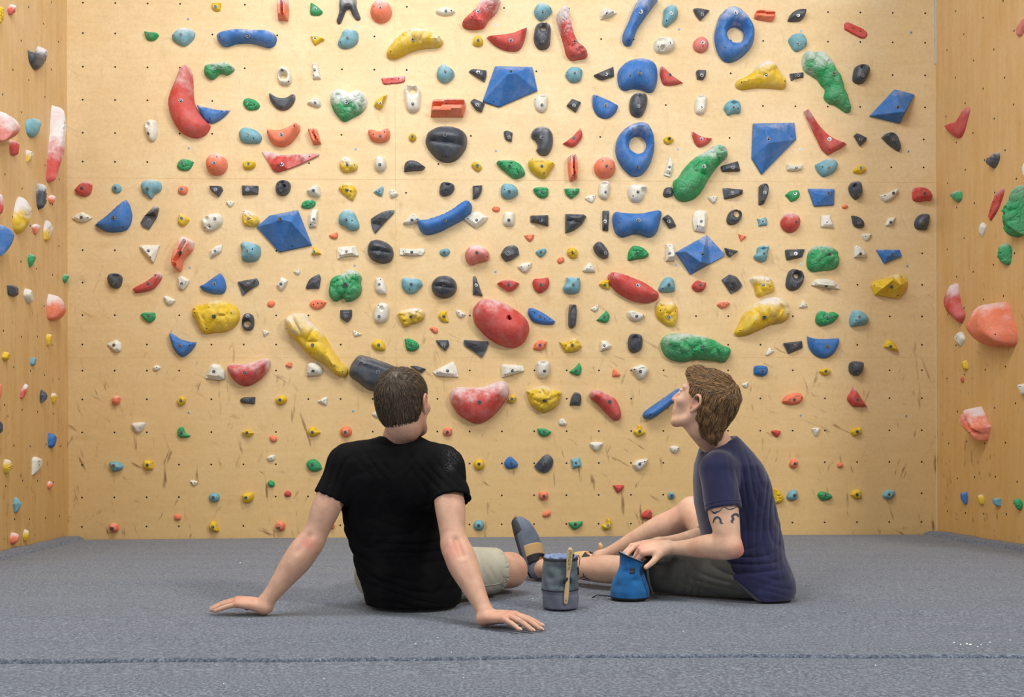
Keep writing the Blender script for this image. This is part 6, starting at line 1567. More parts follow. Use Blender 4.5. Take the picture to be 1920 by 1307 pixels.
# pelvis and legs
Hn, Hf = np.array((.83, 3.16, .10)), np.array((.85, 3.38, .10))
Kn, Kf = np.array((.47, 3.33, .082)), np.array((.735, 3.70, .270))
An, Af = np.array(at(1020, 1068, 3.62)), np.array((.372, 3.85, .062))
An[2] = .052
b.add(Ell((.84, 3.27, .09), (.11, .16, .085)), .02)
def leg(b, H_, K_, A_, calf):
    t_, sn = K_ - H_, A_ - K_; pt = lambda a, v, t, o_=(0, 0, 0): tuple(a + v * t + np.array(o_))
    b.add(Limb([pt(H_, t_, 0) + (.085,), pt(H_, t_, .5) + (.076,), pt(H_, t_, .85) + (.062,), pt(H_, t_, 1) + (.057,)]), .02)
    b.add(Limb([pt(K_, sn, 0) + (.055,), pt(K_, sn, .18) + (.05,), pt(K_, sn, .35) + (.052,), pt(K_, sn, .6) + (.042,), pt(K_, sn, .85) + (.031,), pt(K_, sn, 1) + (.033,)]), .02)
    b.add(Limb([pt(K_, sn, .1, calf) + (.03,), pt(K_, sn, .33, calf) + (.038,), pt(K_, sn, .6, np.array(calf) * .6) + (.022,)]), .02)
    b.add(Ell(K_ + np.array((-.006, -.006, .012)), (.042, .042, .045)), .02)
leg(b, Hn, Kn, An, (0, .012, -.012)); leg(b, Hf, Kf, Af, (.018, .012, -.028))
b.add(Ell(An + (-.002, -.022, .004), (.014, .012, .014)), .01)
footN = [tuple(An + (-.022, .03, -.018)) + (.030,), tuple(An + (-.035, .055, .02)) + (.036,), tuple(An + (-.055, .085, .09)) + (.040,), tuple(An + (-.078, .105, .145)) + (.033,), tuple(An + (-.096, .115, .172)) + (.021,)]
footF = [tuple(Af + (-.0, .02, -.028)) + (.032,), tuple(Af + (-.05, .05, -.016)) + (.035,), tuple(Af + (-.1, .095, -.025)) + (.033,), tuple(Af + (-.138, .13, -.034)) + (.024,)]
b.add(Limb([tuple(An) + (.032,), footN[0], footN[1], footN[2]]), .02); b.add(Limb([tuple(Af) + (.032,), footF[0], footF[1], footF[2]]), .02)
b.keep(Fn(lambda P: 0.0006 - P[..., 2], (-9, -9, -9), (9, 9, 9)), .004)
bx = np.array
boxes = [(hO2 - (.14, .14, .15), hO2 + (.13, .14, .14), .0022), (W2 + (-.17, -.09, -.13), W2 + (-.002, .09, .06), .0018)]
V, Q = multi(b, (-.02, 2.86, -.01), (1.02, 4.06, .84), .005, boxes)
body2 = part('body', V, Q, M['skin2'], man2, O2)
flush(body2, [(E2 - O2 + (.03, -.02, -.01), .035, .9)] + [(np.array(p[0][:3]) - O2, .02, .5) for p in fA] + [(hO2 - O2 + np.array((-.079, 0, 0)) @ hR2, .03, .55), (hO2 - O2 + np.array((0, .11, -.02)) @ hR2, .025, .6)])
nails(fA, axA[2], body2).location = -Vector(O2)
# eyes
for sx in (-1, 1):
    for nm, oo, RR, hd, OO in (('eye', hO2, hR2, man2, O2), ('eye', hO1, hR1, man1, O1)):
        bm = bmesh.new(); bmesh.ops.create_uvsphere(bm, u_segments=20, v_segments=14, radius=.0116, matrix=Matrix.Translation((0, 0, 0)))
        for f in bm.faces:
            f.smooth = True
            if f.calc_center_median().y > .0100: f.material_index = 1
        c = Vector(oo + np.array((sx * .031, .0775, .0115)) * .94 @ RR - OO)
        e = bm_obj('eye', bm, [M['eye'], M['iris']], hd); e.matrix_local = Matrix.Translation(c) @ Matrix(RR.T.tolist()).to_4x4()
hair_obj(hO2, hR2, man2, M['hair2'], True, 8500, .040, .0006, .0022, 9).location = -Vector(O2)

# navy T-shirt
rows = [(-.02, .853, 3.265, .137, .212), (.03, .853, 3.265, .139, .212), (.09, .845, 3.265, .136, .204), (.16, .832, 3.26, .135, .184), (.24, .815, 3.25, .14, .158), (.33, .795, 3.25, .138, .165),
        (.41, .782, 3.24, .13, .172), (.465, .772, 3.24, .115, .17), (.505, .762, 3.235, .095, .13), (.54, .75, 3.225, .075, .085), (.575, .735, 3.21, .055, .06)]
T2 = Loft(rows, 2.3)
s2 = sleeve(S2, E2, 0, .50, .060, .0615, 0); s3 = sleeve(S3, E3, 0, .5, .060, .06, 0)
folds = [((.80, 3.08, .40), (.5, 0, -1), (1, 0, .5), .05, .007, .09), ((.87, 3.1, .3), (.15, 0, -1), (1, 0, .15), .045, .007, .16), ((.82, 3.09, .14), (1, 0, .35), (-.35, 0, 1), .05, .009, .11), ((.93, 3.2, .2), (.1, 0, -1), (1, 0, .1), .04, .005, .15),
         ((.69, 3.01, .44), (.3, 0, -1), (1, 0, .3), .04, .004, .06), ((.90, 3.1, .04), (1, 0, .1), (0, 0, 1), .04, .004, .1)]
nax = nrm((-.38, -.05, .92))
nk = Limb([tuple(nb2 - nax * .012) + (.059,), tuple(nb2 + nax * .1) + (.064,)])
ex = [Limb([tuple(S2 + (0, .02, .006)) + (.046,), tuple(nb2 + (.012, -.035, -.035)) + (.044,)]), Limb([tuple(S3 + (0, -.02, .006)) + (.046,), tuple(nb2 + (.012, .035, -.035)) + (.044,)]),
      Limb([(.905, 3.15, .05, .065), (.915, 3.25, .045, .065)])]
hem2 = Fn(lambda P: np.maximum(np.maximum(.004 + 1.0 * np.clip(.84 - P[..., 0] + .01 * np.sin(P[..., 1] * 40), 0, .17) - P[..., 2], (P - nb2) @ nax - .012), -1), (-9,) * 3, (9,) * 3)
V, Q = shirt(T2, (s2, s3), nk, ex, folds, (.55, 2.92, -.03), (1.04, 3.52, .64), .0036, hem2)
sh2 = part('t_shirt', V, Q, M['navy_cotton'], man2, O2); sh2['label'] = 'faded navy T-shirt'
R_ = frame(np.cross(nax, (0, 1, 0)), nax)
v_, f_ = tube([np.array(p) - O2 for p in ring(nb2 + nax * .004, R_, .0595, .0595, 0)], .0052, 8)
mesh_obj('collar', np.array(v_), f_, M['navy_cotton'], sh2)
# sleeve hem seam
ua = nrm(E2 - S2); e = S2 + (E2 - S2) * .5; Rr = frame(np.cross(ua, (0, 1, 0)), ua)
bvS = bvh_of(sh2); pts = []
for k in range(40):
    a = 2 * PI * k / 39; dr = np.array((math.cos(a), math.sin(a), 0)) @ Rr
    p = on_mesh(bvS, e - ua * .018 + dr * .12, -dr, .0002, .2)
    if p is not None and np.linalg.norm(p - e) < .085: pts.append(p - O2)
if len(pts) > 8:
    v_, f_ = tube(pts, .0011, 5); mesh_obj('sleeve_hem', np.array(v_), f_, M['navy_cotton'], sh2)
# olive shorts
s = Sculpt()
s.add(Ell((.83, 3.27, .088), (.11, .165, .086)), .02)
s.add(Limb([tuple(Hn + (-.0, .01, -.01)) + (.092,), tuple(Hn * .5 + Kn * .5 + (0, 0, .004)) + (.096,), tuple(Kn + (0, 0, .004)) + (.083,)]), .02)
s.add(Limb([tuple(Hf) + (.1,), tuple(Hf * .55 + Kf * .45) + (.088,)]), .02)
s.warp(wrinkle([((.62, 3.2, .1), (.3, 0, 1), (1, 0, -.3), .045, .009, .1), ((.7, 3.1, .06), (-1, 0, .6), (.6, 0, 1), .05, .010, .12), ((.52, 3.24, .12), (1, 0, .3), (-.2, 0, 1), .04, .008, .07)]))
ax = nrm(Kn - Hn); ce = Kn + ax * .028
s.keep(Fn(lambda P: np.where(P[..., 0] < .66, (P - ce) @ ax, -1), (-9,) * 3, (9,) * 3), .002)
s.cut(Limb([tuple(ce - ax * .03) + (.078,), tuple(ce + ax * .1) + (.08,)]), .002)
s.keep(Fn(lambda P: .0015 - P[..., 2], (-9,) * 3, (9,) * 3), .004)
V, Q = s.mesh((.36, 2.98, -.01), (1.0, 3.62, .30), .0045)
sho2 = part('shorts', V, Q, M['olive'], man2, O2); sho2['label'] = 'olive cargo shorts'
bv = bvh_of(sho2); pts = []
for k in range(22):
    t = k / 21; p = on_mesh(bv, np.array(at(1283 + 50 * t * t, 1062 + 62 * t, 2.7)), np.array(ray(1283 + 50 * t * t, 1062 + 62 * t)), .0008, 1)
    if p is not None: pts.append(p - O2)
if len(pts) > 4: v_, f_ = tube(pts, .002, 5); mesh_obj('pocket_seam', np.array(v_), f_, M['olive'], sho2)

# tattoos drawn on the skin
bv = bvh_of(body2)
def ink(lines, d0, wpx):
    V, Fc = [], []
    for ln, wd in lines:
        q = smooth_path([(x, y, 0, wd * (.35 if i in (0, len(ln) - 1) else 1)) for i, (x, y) in enumerate(ln)], 6); L, Rr_ = [], []
        for i in range(len(q)):
            t = nrm(q[min(i + 1, len(q) - 1)][:2] - q[max(i - 1, 0)][:2]); n = np.array((-t[1], t[0])) * q[i][3] * .5
            row = []
            for sgn in (-1, 0, 1):
                p = q[i][:2] + n * sgn; h = on_mesh(bv, np.array((0, 0, CAM_H)), np.array(ray(*p)), .0004, 9)
                row.append(h)
            if any(h is None for h in row): continue
            L.append(row)
        b0 = len(V)
        for r in L: V += [h - O2 for h in r]
        for i in range(len(L) - 1):
            for j in range(2):
                a = b0 + i * 3 + j
                if np.linalg.norm(V[a] - V[a + 3]) < .02: Fc.append((a, a + 1, a + 4, a + 3))
    return V, Fc
z6 = lambda l: [(1120 + x / 4.667, 900 + y / 4.667) for x, y in l]; z4 = lambda l: [(920 + x / 5.447, 940 + y / 5.447) for x, y in l]
V, Fc = ink([(z6([(1012, 378), (1028, 338), (1055, 326), (1076, 346), (1080, 372), (1102, 382)]), 3.9), (z6([(1190, 378), (1176, 362), (1190, 342), (1180, 318), (1210, 300), (1242, 322), (1262, 362)]), 4.5),
             (z6([(990, 262), (1020, 284), (1062, 276), (1098, 244)]), 2.4), (z6([(1108, 236), (1145, 256), (1185, 252), (1225, 232)]), 2.4), (z6([(1004, 282), (1030, 292), (1050, 270)]), 3.3), (z6([(1235, 300), (1250, 322), (1264, 345)]), 1.8)], 3, 2)
if V: tt = mesh_obj('tattoo', np.array(V), Fc, M['tattoo'], body2); tt['label'] = 'dark curled hook tattoos'
V, Fc = ink([(z4([(908, 792), (945, 772), (985, 760)]), 1.8), (z4([(950, 770), (948, 752), (944, 732)]), 2.1), (z4([(940, 765), (985, 790), (1022, 802)]), 2.0), (z4([(905, 805), (960, 800), (1000, 832)]), 2.1), (z4([(985, 838), (1000, 828), (1008, 840)]), 3.3)], 3, 2)
if V: tt = mesh_obj('tattoo', np.array(V), Fc, M['tattoo'], body2); tt['label'] = 'small branching tattoo on the shin'

# climbing shoes
M['rubber'] = cloth_mat('shoe_grey_fabric', (104, 114, 130), var=.15); M['sole'] = simple('shoe_rubber', (48, 54, 60), 0.6, bump=.2)
M['tan'] = cloth_mat('shoe_tan_suede', (206, 172, 122), var=.08); M['strap'] = simple('shoe_strap', (30, 32, 34), 0.6, bump=.2)
def shoe(P_, up, side, label):
    """P_: foot path heel->toe; up: away from the sole"""
    up, side = nrm(up), nrm(side); pts = [np.array(p[:3]) for p in P_]; r = [p[3] for p in P_]
    ax_ = nrm(pts[-1] - pts[0])
    s = Sculpt(); s.add(Limb([tuple(p) + (q + .006,) for p, q in zip(pts, r)], 4, side, 1.05), .01)
    ank = pts[0] * .45 + pts[1] * .55 + up * .055
    s.cut(Limb([tuple(ank - up * .02) + (.03,), tuple(ank + up * .06) + (.045,)]), .006)
    lo = np.min(pts, 0) - .07; hi = np.max(pts, 0) + .07
    flr = Fn(lambda P: .0015 - P[..., 2], (-9,) * 3, (9,) * 3)
    s.keep(flr, .003)
    V, Q = s.mesh(lo, hi, .0028); ob = part('climbing_shoe', V, Q, M['rubber'], man2, O2); ob['label'] = label
    # sole and toe cap in darker rubber
    s = Sculpt(); s.add(Limb([tuple(p - up * .006) + (q + .0075,) for p, q in zip(pts, r)], 4, side, 1.06), .01)
    mid = pts[2]
    s.keep(Fn(lambda P: np.minimum((P - pts[2]) @ up + .024 - .25 * ((P - pts[2]) @ ax_ > .05), (pts[-1] - ax_ * .012 - P) @ ax_ + .0), (-9,) * 3, (9,) * 3), .004); s.keep(flr, .003)
    V, Q = s.mesh(lo, hi, .003); so = part('sole', V, Q, M['sole'], ob, O2); so.location = (0, 0, 0)
    # two closure straps over the instep
    for t0, wd, m, nm, ex_ in ((1.38, .034, 'tan', 'instep_panel', .009), (.9, .016, 'strap', 'strap', .0118)):
        i = int(t0); c = pts[i] + (pts[i + 1] - pts[i]) * (t0 - i); d_ = nrm(pts[i + 1] - pts[i])
        s = Sculpt(); s.add(Limb([tuple(p) + (q + ex_,) for p, q in zip(pts, r)], 4, side, 1.04), .01)
        s.keep(Fn(lambda P: np.maximum(np.abs((P - c) @ d_) - wd, -((P - c) @ up) - .006), (-9,) * 3, (9,) * 3), .002)
        s.cut(Limb([tuple(ank - up * .02) + (.03,), tuple(ank + up * .06) + (.043,)]), .004)
        s.keep(flr, .003)
        V, Q = s.mesh(lo, hi, .0028)
        if len(Q): part(nm, V, Q, M[m], ob, O2)
    # pull tab at the heel
    v_, f_ = tube([ank - ax_ * .03 + up * .0 - O2, ank - ax_ * .038 + up * .02 - O2, ank - ax_ * .03 + up * .03 - O2], [.008, .010, .006], 8)
    mesh_obj('pull_tab', np.array(v_), f_, M['tan'], ob)
shoe(footN, (.75, -.45, .35), (.4, .75, -.2), 'grey climbing shoe with tan panels, toe up')
shoe(footF, (.05, 0, 1), (.7, .7, 0), 'grey climbing shoe with tan panels, flat on the mat')
# ---------------------------------------------------------------- chalk bags and brush
M['bag_grey'] = cloth_mat('bag_grey_canvas', (92, 102, 108), var=.3, sheen=.1); M['bag_grey2'] = cloth_mat('bag_slate_canvas', (104, 108, 122), var=.12, sheen=.1)
M['bag_blue'] = cloth_mat('bag_blue_canvas', (30, 92, 146), var=.22, sheen=.15); M['liner'] = cloth_mat('bag_liner', (120, 136, 172), var=.25); M['webbing'] = simple('webbing', (38, 42, 46), .7, bump=.3)
M['wood_brush'] = simple('brush_wood', (206, 176, 136), .5, var=.1); M['bristle'] = simple('bristles', (214, 196, 140), .9, bump=.8, bscale=900)
def bag_shell(name, label, loc, prof, mat, yaw, dents, n=96, m=60, squash=1.0, cat='bag'):
    """prof: rows (z, r, dx, dy) from base centre to rim; returns mesh object and a surface function"""
    pr = np.array(prof); zz = np.linspace(0, 1, m); L = np.concatenate([[0], np.cumsum(np.hypot(np.diff(pr[:, 0]), np.diff(pr[:, 1])))]); L /= L[-1]
    g = lambda t, i: np.interp(t, L, pr[:, i])
    def S(t, a, off=0.0):
        z, r, dx, dy = g(t, 0), g(t, 1), g(t, 2), g(t, 3)
        d = 0
        for (ta, aa, wt, wa, dep) in dents: d += dep * math.exp(-((t - ta) / wt) ** 2 - (((a - aa + PI) % (2 * PI) - PI) / wa) ** 2)
        d += 0.0006 * math.sin(7 * a + 20 * t) * (r > .02)
        rr = r + d + off
        return Vector((dx + rr * math.cos(a), dy + rr * squash * math.sin(a), z))
    V = [S(t, 2 * PI * k / n) for t in zz for k in range(n)]; Fc = []
    for j in range(m - 1):
        for k in range(n): Fc.append((j * n + k, j * n + (k + 1) % n, (j + 1) * n + (k + 1) % n, (j + 1) * n + k))
    Fc.append(tuple(range(n))[::-1])
    return V, Fc, S
# grey bag between the men
gb = bpy.data.objects.new('chalk_bag', None); COL.objects.link(gb); gb.location = (.158, 2.985, 0.0)
tag(gb, 'grey chalk bag with a wooden brush, standing on the mat between the men', 'chalk bag', 'chalk bags')
prof = [(0.001, .001, 0, 0), (.001, .055, 0, 0), (.004, .0585, 0, 0), (.03, .0595, 0, 0), (.06, .0605, -.001, 0), (.1, .0605, -.001, 0), (.14, .0575, 0, 0), (.162, .0555, .001, 0), (.166, .0545, .001, 0)]
dn = [(.62, -1.2, .05, .5, -.008), (.55, -2.0, .04, .35, .004), (.72, -2.2, .05, .3, -.005), (.8, -.9, .06, .25, -.007), (.5, -.6, .05, .4, -.006), (.88, -1.7, .04, .6, -.003), (.66, .6, .06, .5, -.006), (.47, -1.4, .012, 2.5, -.002)]
V, Fc, SG = bag_shell('b', '', None, prof, None, 0, dn)
i62 = [0 if sum(V[i].z for i in f) / len(f) > .062 else 1 for f in Fc]
o = mesh_obj('shell', V, Fc, [M['bag_grey'], M['bag_grey2']], gb, fm=i62)
zt = lambda z: next(t / 400 for t in range(401) if SG(t / 400, 0).z >= z) if z < .1655 else 1.0
def band(Sf, z0, z1, a0, a1, off, mat, name, parent, k=40, th=.0012, zf=None):
    V = []; Fc = []; rows_ = 6
    for j in range(rows_ + 1):
        for i in range(k + 1):
            a = a0 + (a1 - a0) * i / k
            for of in (off, off + th): V.append(Sf(z0 + (z1 - z0) * j / rows_, a, of))
    W = (k + 1) * 2
    for j in range(rows_):
        for i in range(k):
            b = j * W + i * 2
            Fc.append((b + 1, b + 3, b + W + 3, b + W + 1)); Fc.append((b, b + W, b + W + 2, b + 2))
            if j == 0: Fc.append((b, b + 2, b + 3, b + 1))
            if j == rows_ - 1: Fc.append((b + W, b + W + 1, b + W + 3, b + W + 2))
    for j in range(rows_):
        b = j * W; Fc.append((b, b + 1, b + W + 1, b + W)); b = j * W + 2 * k; Fc.append((b, b + W, b + W + 1, b + 1))
    return mesh_obj(name, V, Fc, mat, parent)
band(SG, zt(.0600), zt(.0635), 0, 2 * PI, .0006, M['webbing'], 'stitched_seam', gb, 80, .0008)
band(SG, zt(.158), zt(.1655), 0, 2 * PI, .0008, M['webbing'], 'rim_binding', gb, 80, .0012)
# gathered liner bulging from the mouth
V = []; n = 72
for j, (z, r) in enumerate(((.162, .052), (.170, .0535), (.176, .051), (.178, .045), (.172, .036), (.160, .030), (.13, .03), (.10, .026), (.095, .001))):
    for k in range(n):
        a = 2 * PI * k / n; q = 1 + .06 * math.sin(9 * a + j) + .04 * math.sin(17 * a + 2 * j) * (j > 0)
        V.append((.001 + r * q * math.cos(a), r * q * math.sin(a), z - .004 + .0018 * math.sin(11 * a + j * .8) * (0 < j < 6)))
Fc = [(j * n + k, j * n + (k + 1) % n, (j + 1) * n + (k + 1) % n, (j + 1) * n + k) for j in range(8) for k in range(n)]
mesh_obj('liner', V, Fc, M['liner'], gb)
# cord lock and loop of drawstring
v_, f_ = tube([(.040, -.042, .158), (.050, -.040, .172), (.058, -.034, .176), (.062, -.03, .165), (.060, -.03, .145), (.052, -.034, .13)], .0012, 6)
mesh_obj('drawstring', v_, f_, M['webbing'], gb)
bm = bmesh.new(); bmesh.ops.create_cone(bm, cap_ends=True, segments=14, radius1=.0065, radius2=.0055, depth=.016, matrix=Matrix.Translation((.037, -.036, .174)) @ Matrix.Rotation(.5, 4, 'Y'))
bmesh.ops.bevel(bm, geom=bm.edges[:], offset=.0012, segments=2, affect='EDGES'); bm_obj('cord_lock', bm, M['webbing'], gb)
aB = math.atan2(-.0645, .0195)
band(SG, zt(.088), zt(.108), aB - .2, aB + .2, .0095, M['webbing'], 'brush_loop', gb, 12, .002)
band(SG, zt(.11), zt(.135), .12 - .5, .3 - .5, .001, M['webbing'], 'belt_loop', gb, 12, .002)
# the brush
bp0 = Vector(gb.location) + Vector((.0135, -.0625, .022)); bp1 = Vector(gb.location) + Vector((.029, -.0665, .205))
br = bpy.data.objects.new('brush', None); COL.objects.link(br); br.location = bp0
tag(br, 'pale wooden brush stuck through the loop of the grey chalk bag', 'brush')
dv = bp1 - bp0; Lb = dv.length; q = Matrix((Vector((1, 0, 0)), Vector((0, 1, 0)), dv.normalized())).transposed()
zb = dv.normalized(); xb = Vector((1, 0, 0)); xb = (xb - zb * xb.dot(zb)).normalized(); yb = zb.cross(xb)
br.matrix_world = Matrix.Translation(bp0) @ Matrix((xb, yb, zb)).transposed().to_4x4()
V = []; n = 20; prof_ = [(0, .002), (.002, .0055), (.02, .0075), (.06, .0072), (.09, .006), (.11, .0068), (.13, .0085), (.16, .0092), (.175, .0085), (.183, .006), (.186, .002)]
pq = smooth_path([(z, 0, 0, r) for z, r in prof_], 3)
for row in pq:
    for k in range(n): V.append((row[3] * math.cos(2 * PI * k / n), row[3] * .5 * math.sin(2 * PI * k / n), row[0] * Lb / .186))
Fc = [(j * n + k, j * n + (k + 1) % n, (j + 1) * n + (k + 1) % n, (j + 1) * n + k) for j in range(len(pq) - 1) for k in range(n)]; Fc.append(tuple(range(n))[::-1]); Fc.append(tuple((len(pq) - 1) * n + k for k in range(n)))
mesh_obj('handle', V, Fc, M['wood_brush'], br)
rnd = random.Random(3); V = []; Fc = []
for i in range(14):
    for j in range(5):
        x, z = (j - 2) * .0022, .118 + i * .0045; x += rnd.uniform(-.0004, .0004); h = .010 + rnd.uniform(-.001, .001); lean = rnd.uniform(-.0015, .0015); b0 = len(V)
        for (zz_, yy_, r_) in ((0, -.003, .0011), (0, -.003 - h, .0014)):
            for k in range(5): V.append((x + r_ * math.cos(k * 1.257) + (lean if yy_ < -.004 else 0), yy_, z + r_ * 1.5 * math.sin(k * 1.257)))
        for k in range(5): Fc.append((b0 + k, b0 + (k + 1) % 5, b0 + 5 + (k + 1) % 5, b0 + 5 + k))
        Fc.append(tuple(b0 + 5 + k for k in range(5)))
mesh_obj('bristles', V, Fc, M['bristle'], br)
bm = bmesh.new(); bmesh.ops.create_cone(bm, cap_ends=True, segments=12, radius1=.0017, radius2=.0017, depth=.0004, matrix=Matrix.Translation((0, -.0040, .012)) @ Matrix.Rotation(PI / 2, 4, 'X'))
bm_obj('hang_hole', bm, M['dark'], br)
# blue bag the right man reaches into
bb = bpy.data.objects.new('chalk_bag', None); COL.objects.link(bb); bb.location = bagC
tag(bb, "blue chalk bag leaning against the right man's shorts, his fingers inside", 'chalk bag', 'chalk bags')
prof = [(0.001, .001, 0, 0), (.001, .060, 0, 0), (.008, .068, 0, 0), (.03, .0665, 0, 0), (.06, .060, .001, 0), (.085, .050, .003, 0), (.1, .043, .004, 0), (.115, .038, .006, 0), (.13, .040, .008, 0), (.142, .043, .009, 0), (.147, .0435, .009, 0)]
dn = [(.62, -1.3, .05, .4, -.006), (.7, -.7, .05, .3, -.006), (.76, -2.1, .05, .3, -.005), (.55, -2.4, .08, .5, -.005), (.45, -.5, .1, .5, .004), (.85, -1.7, .04, .5, .003)]
V, Fc, SB = bag_shell('b', '', None, prof, None, 0, dn)
tiltS = lambda f: (lambda t, a, off=0.0: (lambda p: Vector((p.x, p.y, p.z - (p.x - .009) * .42 * max(0, (p.z - .09) / .057) ** 1.5)))(f(t, a, off)))
SBt = tiltS(SB)
n = 96; V = [SBt(t, 2 * PI * k / n) for t in np.linspace(0, 1, 60) for k in range(n)]
fm = [1 if sum(V[i].z for i in f) / len(f) < .010 else 0 for f in Fc]
mesh_obj('shell', V, Fc, [M['bag_blue'], M['webbing']], bb, fm=fm)
zt = lambda z: next((t / 400 for t in range(401) if SB(t / 400, 0).z >= z), 1.0)
band(SBt, zt(.141), 1.0, 0, 2 * PI, .0006, M['webbing'], 'rim_binding', bb, 80, .0012)
band(SBt, zt(.094), zt(.113), -1.75, -1.38, .001, M['webbing'], 'patch', bb, 12, .0015)
V = []; n = 64
for j, (z, r) in enumerate(((.146, .043), (.148, .0405), (.14, .037), (.12, .034), (.10, .034), (.06, .036), (.045, .001))):
    for k in range(n):
        a = 2 * PI * k / n; x = .009 + r * math.cos(a); V.append((x, r * math.sin(a), z - (x - .009) * .42 * max(0, (z - .09) / .057) ** 1.5))
Fc = [(j * n + k, j * n + (k + 1) % n, (j + 1) * n + (k + 1) % n, (j + 1) * n + k) for j in range(6) for k in range(n)]
mesh_obj('liner', V, Fc, M['liner'], bb)
pts = [Vector((.049, -.032, .125)), Vector((.056, -.048, .11)), Vector((.058, -.055, .08)), Vector((.066, -.056, .045)), Vector((.078, -.05, .018)), Vector((.09, -.03, .008))]
q = smooth_path([tuple(p) + (.004,) for p in pts], 5); V = []; Fc = []
for i, p in enumerate(q):
    for (dx, dy) in ((-.004, -.0008), (.004, -.0008), (.004, .0008), (-.004, .0008)): V.append((p[0] + dx, p[1] + dy, p[2]))
for i in range(len(q) - 1):
    for k in range(4): Fc.append((i * 4 + k, i * 4 + (k + 1) % 4, (i + 1) * 4 + (k + 1) % 4, (i + 1) * 4 + k))
mesh_obj('belt', V, Fc, M['webbing'], bb)
v_, f_ = tube([(-.062, .03, .004), (-.09, .0, .012), (-.115, -.012, .016), (-.13, -.01, .006), (-.12, .02, .004)], .0022, 6)
mesh_obj('belt_end', v_, f_, M['webbing'], bb)
# white finger tape
p = fA[1]; a_, b_ = np.array(p[1][:3]) * .75 + np.array(p[2][:3]) * .25, np.array(p[1][:3]) * .25 + np.array(p[2][:3]) * .75
v_, f_ = tube([a_ - O2, b_ - O2], p[1][3] + .0012, 16)
mesh_obj('finger_tape', np.array(v_), f_, simple('finger_tape', (240, 240, 238), .6), man2)
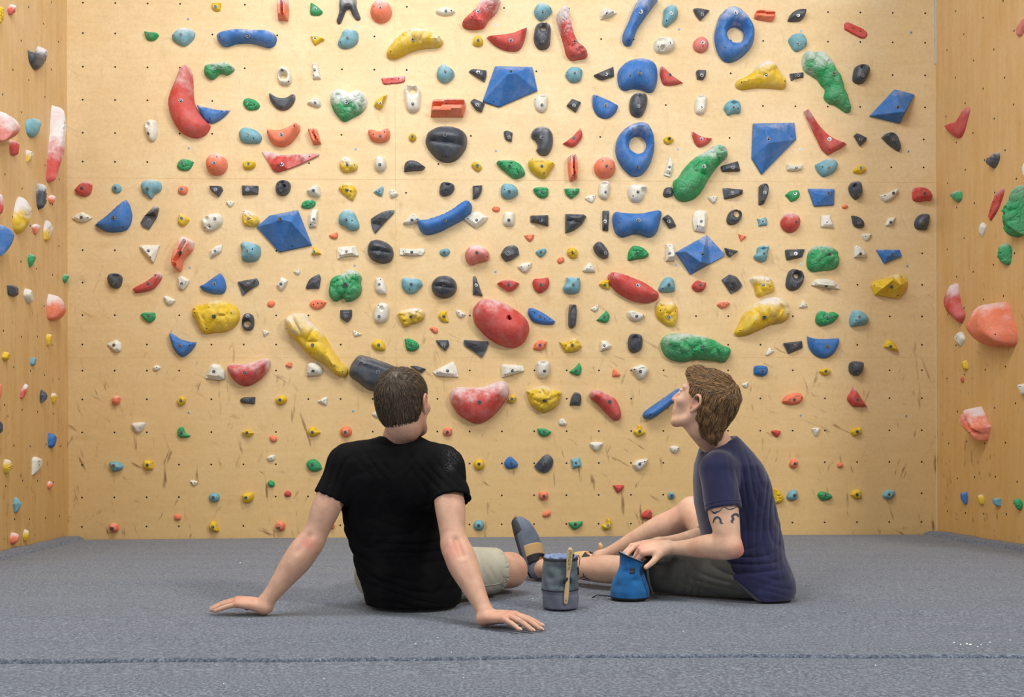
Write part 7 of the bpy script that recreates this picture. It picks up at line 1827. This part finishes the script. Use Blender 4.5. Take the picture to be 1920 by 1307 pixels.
# ------------------------------------------------------------------ mats
M['carpet'] = carpet('mat_carpet')
bm = bmesh.new()
bmesh.ops.create_cube(bm, size=1, matrix=Matrix.Translation((0, 2.2, -0.33)) @ Matrix.Diagonal((9, 9, 0.04, 1)))
tag(bm_obj('floor', bm, simple('floor_paint', (60, 58, 56), 0.8)), kind='structure')
def seam_y(x):       # where the joint between the two mats runs
    return 2.255 + 0.012 * math.sin(x * 1.9 + 0.6) + 0.006 * math.sin(x * 5.3) + 0.003 * math.sin(x * 13) - 0.004 * abs(x)
def lx(y): return XL + LA * -1 * (DWL - y) * 1.0 * 1.0 if False else XL - LA * (DWL - y)
def rx(y): return XR + RA * (DWR - y)
def mat(name, y0f, y1f, label, lift):
    nx, ny = 300, 150 if lift else 80
    V = []; Fc = []
    ed = [0, .0012, .0025, .004, .006, .009]; TT = ed + [.012 + (1 - .024) * k / ny for k in range(ny + 1)] + [1 - e for e in ed[::-1]]; ny = len(TT) - 1
    rnd = random.Random(2)
    ph = [rnd.uniform(0, 6) for _ in range(6)]
    for j in range(ny + 1):
        for i in range(nx + 1):
            s = i / nx; t = TT[j]
            xa = -2.73 + s * 5.42
            y0, y1 = y0f(xa), y1f(xa); y = y0 + t * (y1 - y0)
            L, R = lx(y) + 0.006, rx(y) - 0.006
            x = L + s * (R - L)
            y = y0f(x) + t * (y1f(x) - y0f(x))
            z = 0.0025 * math.sin(x * 2.3 + ph[0]) * math.sin(y * 9 + ph[1]) + 0.0015 * math.sin(y * 23 + x * 1.5 + ph[2]) - 0.001
            if lift:
                dl, dr = x - L, R - x
                dc = min(dl, dr)
                if dc < 0.11: z += 0.022 * min(1, (0.11 - dc) / 0.05) ** 0.7 * min(1, 1.0) - 0.012 * math.exp(-((dc - 0.11) / 0.008) ** 2)
            e = min(t, 1 - t) * (y1f(x) - y0f(x))
            if e < 0.014: z -= 0.024 * (1 - e / 0.014) ** 1.6
            # the foam gives under the seated men
            for (cx, cy, rr, dd) in ((-0.34, 3.05, 0.3, 0.006), (0.86, 3.25, 0.3, 0.006)):
                q = math.hypot(x - cx, y - cy) / rr
                if q < 2: z -= dd * math.exp(-q * q * 1.5)
            V.append((x, y, z - 0.002))
    W = nx + 1
    for j in range(ny):
        for i in range(nx): Fc.append((j * W + i, j * W + i + 1, (j + 1) * W + i + 1, (j + 1) * W + i))
    rim = [i for i in range(W)] + [j * W + nx for j in range(1, ny + 1)] + [ny * W + i for i in range(nx - 1, -1, -1)] + [j * W for j in range(ny - 1, 0, -1)]
    b0 = len(V)
    for r in rim: V.append((V[r][0], V[r][1], -0.31))
    for k in range(len(rim)):
        q = (k + 1) % len(rim); Fc.append((rim[k], b0 + k, b0 + q, rim[q]))
    Fc.append(tuple(b0 + k for k in range(len(rim)))[::-1])
    o = mesh_obj(name, V, Fc, M['carpet'])
    return tag(o, label, 'mat', 'carpeted crash mats')
back_y = lambda x: DWL + (DWR - DWL) * (x - XL) / (XR - XL) - 0.012
mat('crash_mat', lambda x: seam_y(x) + 0.007, back_y, 'grey-blue carpeted crash mat the two men sit on, reaching the climbing walls', True)
mat('crash_mat', lambda x: 0.35, lambda x: seam_y(x) - 0.007, 'grey-blue carpeted crash mat in front of the dark joint, nearest the camera', False)

# crumbs of chalk on the mats
rnd = random.Random(8); V = []; Fc = []
def crumb(x, y, r):
    i = len(V)
    for k in range(6):
        a = k * PI / 3; V.append((x + r * rnd.uniform(.6, 1.2) * math.cos(a), y + r * rnd.uniform(.6, 1.2) * math.sin(a), 0.0005))
    V.append((x, y, 0.0005 + r * 0.8))
    for k in range(6): Fc.append((i + k, i + (k + 1) % 6, i + 6))
for (px, py, r) in ((1788, 1208, .004), (1800, 1212, .004), (1812, 1211, .006), (1818, 1212, .005), (1832, 1216, .004), (1838, 1212, .003), (1855, 1208, .004), (1893, 1204, .003), (1640, 1250, .003),
                    (450, 1054, .005), (129, 1096, .003), (820, 1196, .003), (845, 1223, .003), (778, 1207, .003), (606, 1272, .003), (418, 1281, .003), (868, 1271, .003), (1280, 1185, .003), (1437, 1152, .003), (466, 1160, .003), (998, 1123, .003), (1384, 1288, .002)):
    dd = CAM_H * F / (py - HOR); crumb((px - 960) / F * dd, dd, r * 0.75)
tag(mesh_obj('chalk_crumbs', V, Fc, simple('chalk', (235, 236, 238), 0.9), smooth=False), 'scattered white crumbs of chalk lying on the grey-blue mats', 'chalk', kind='stuff')
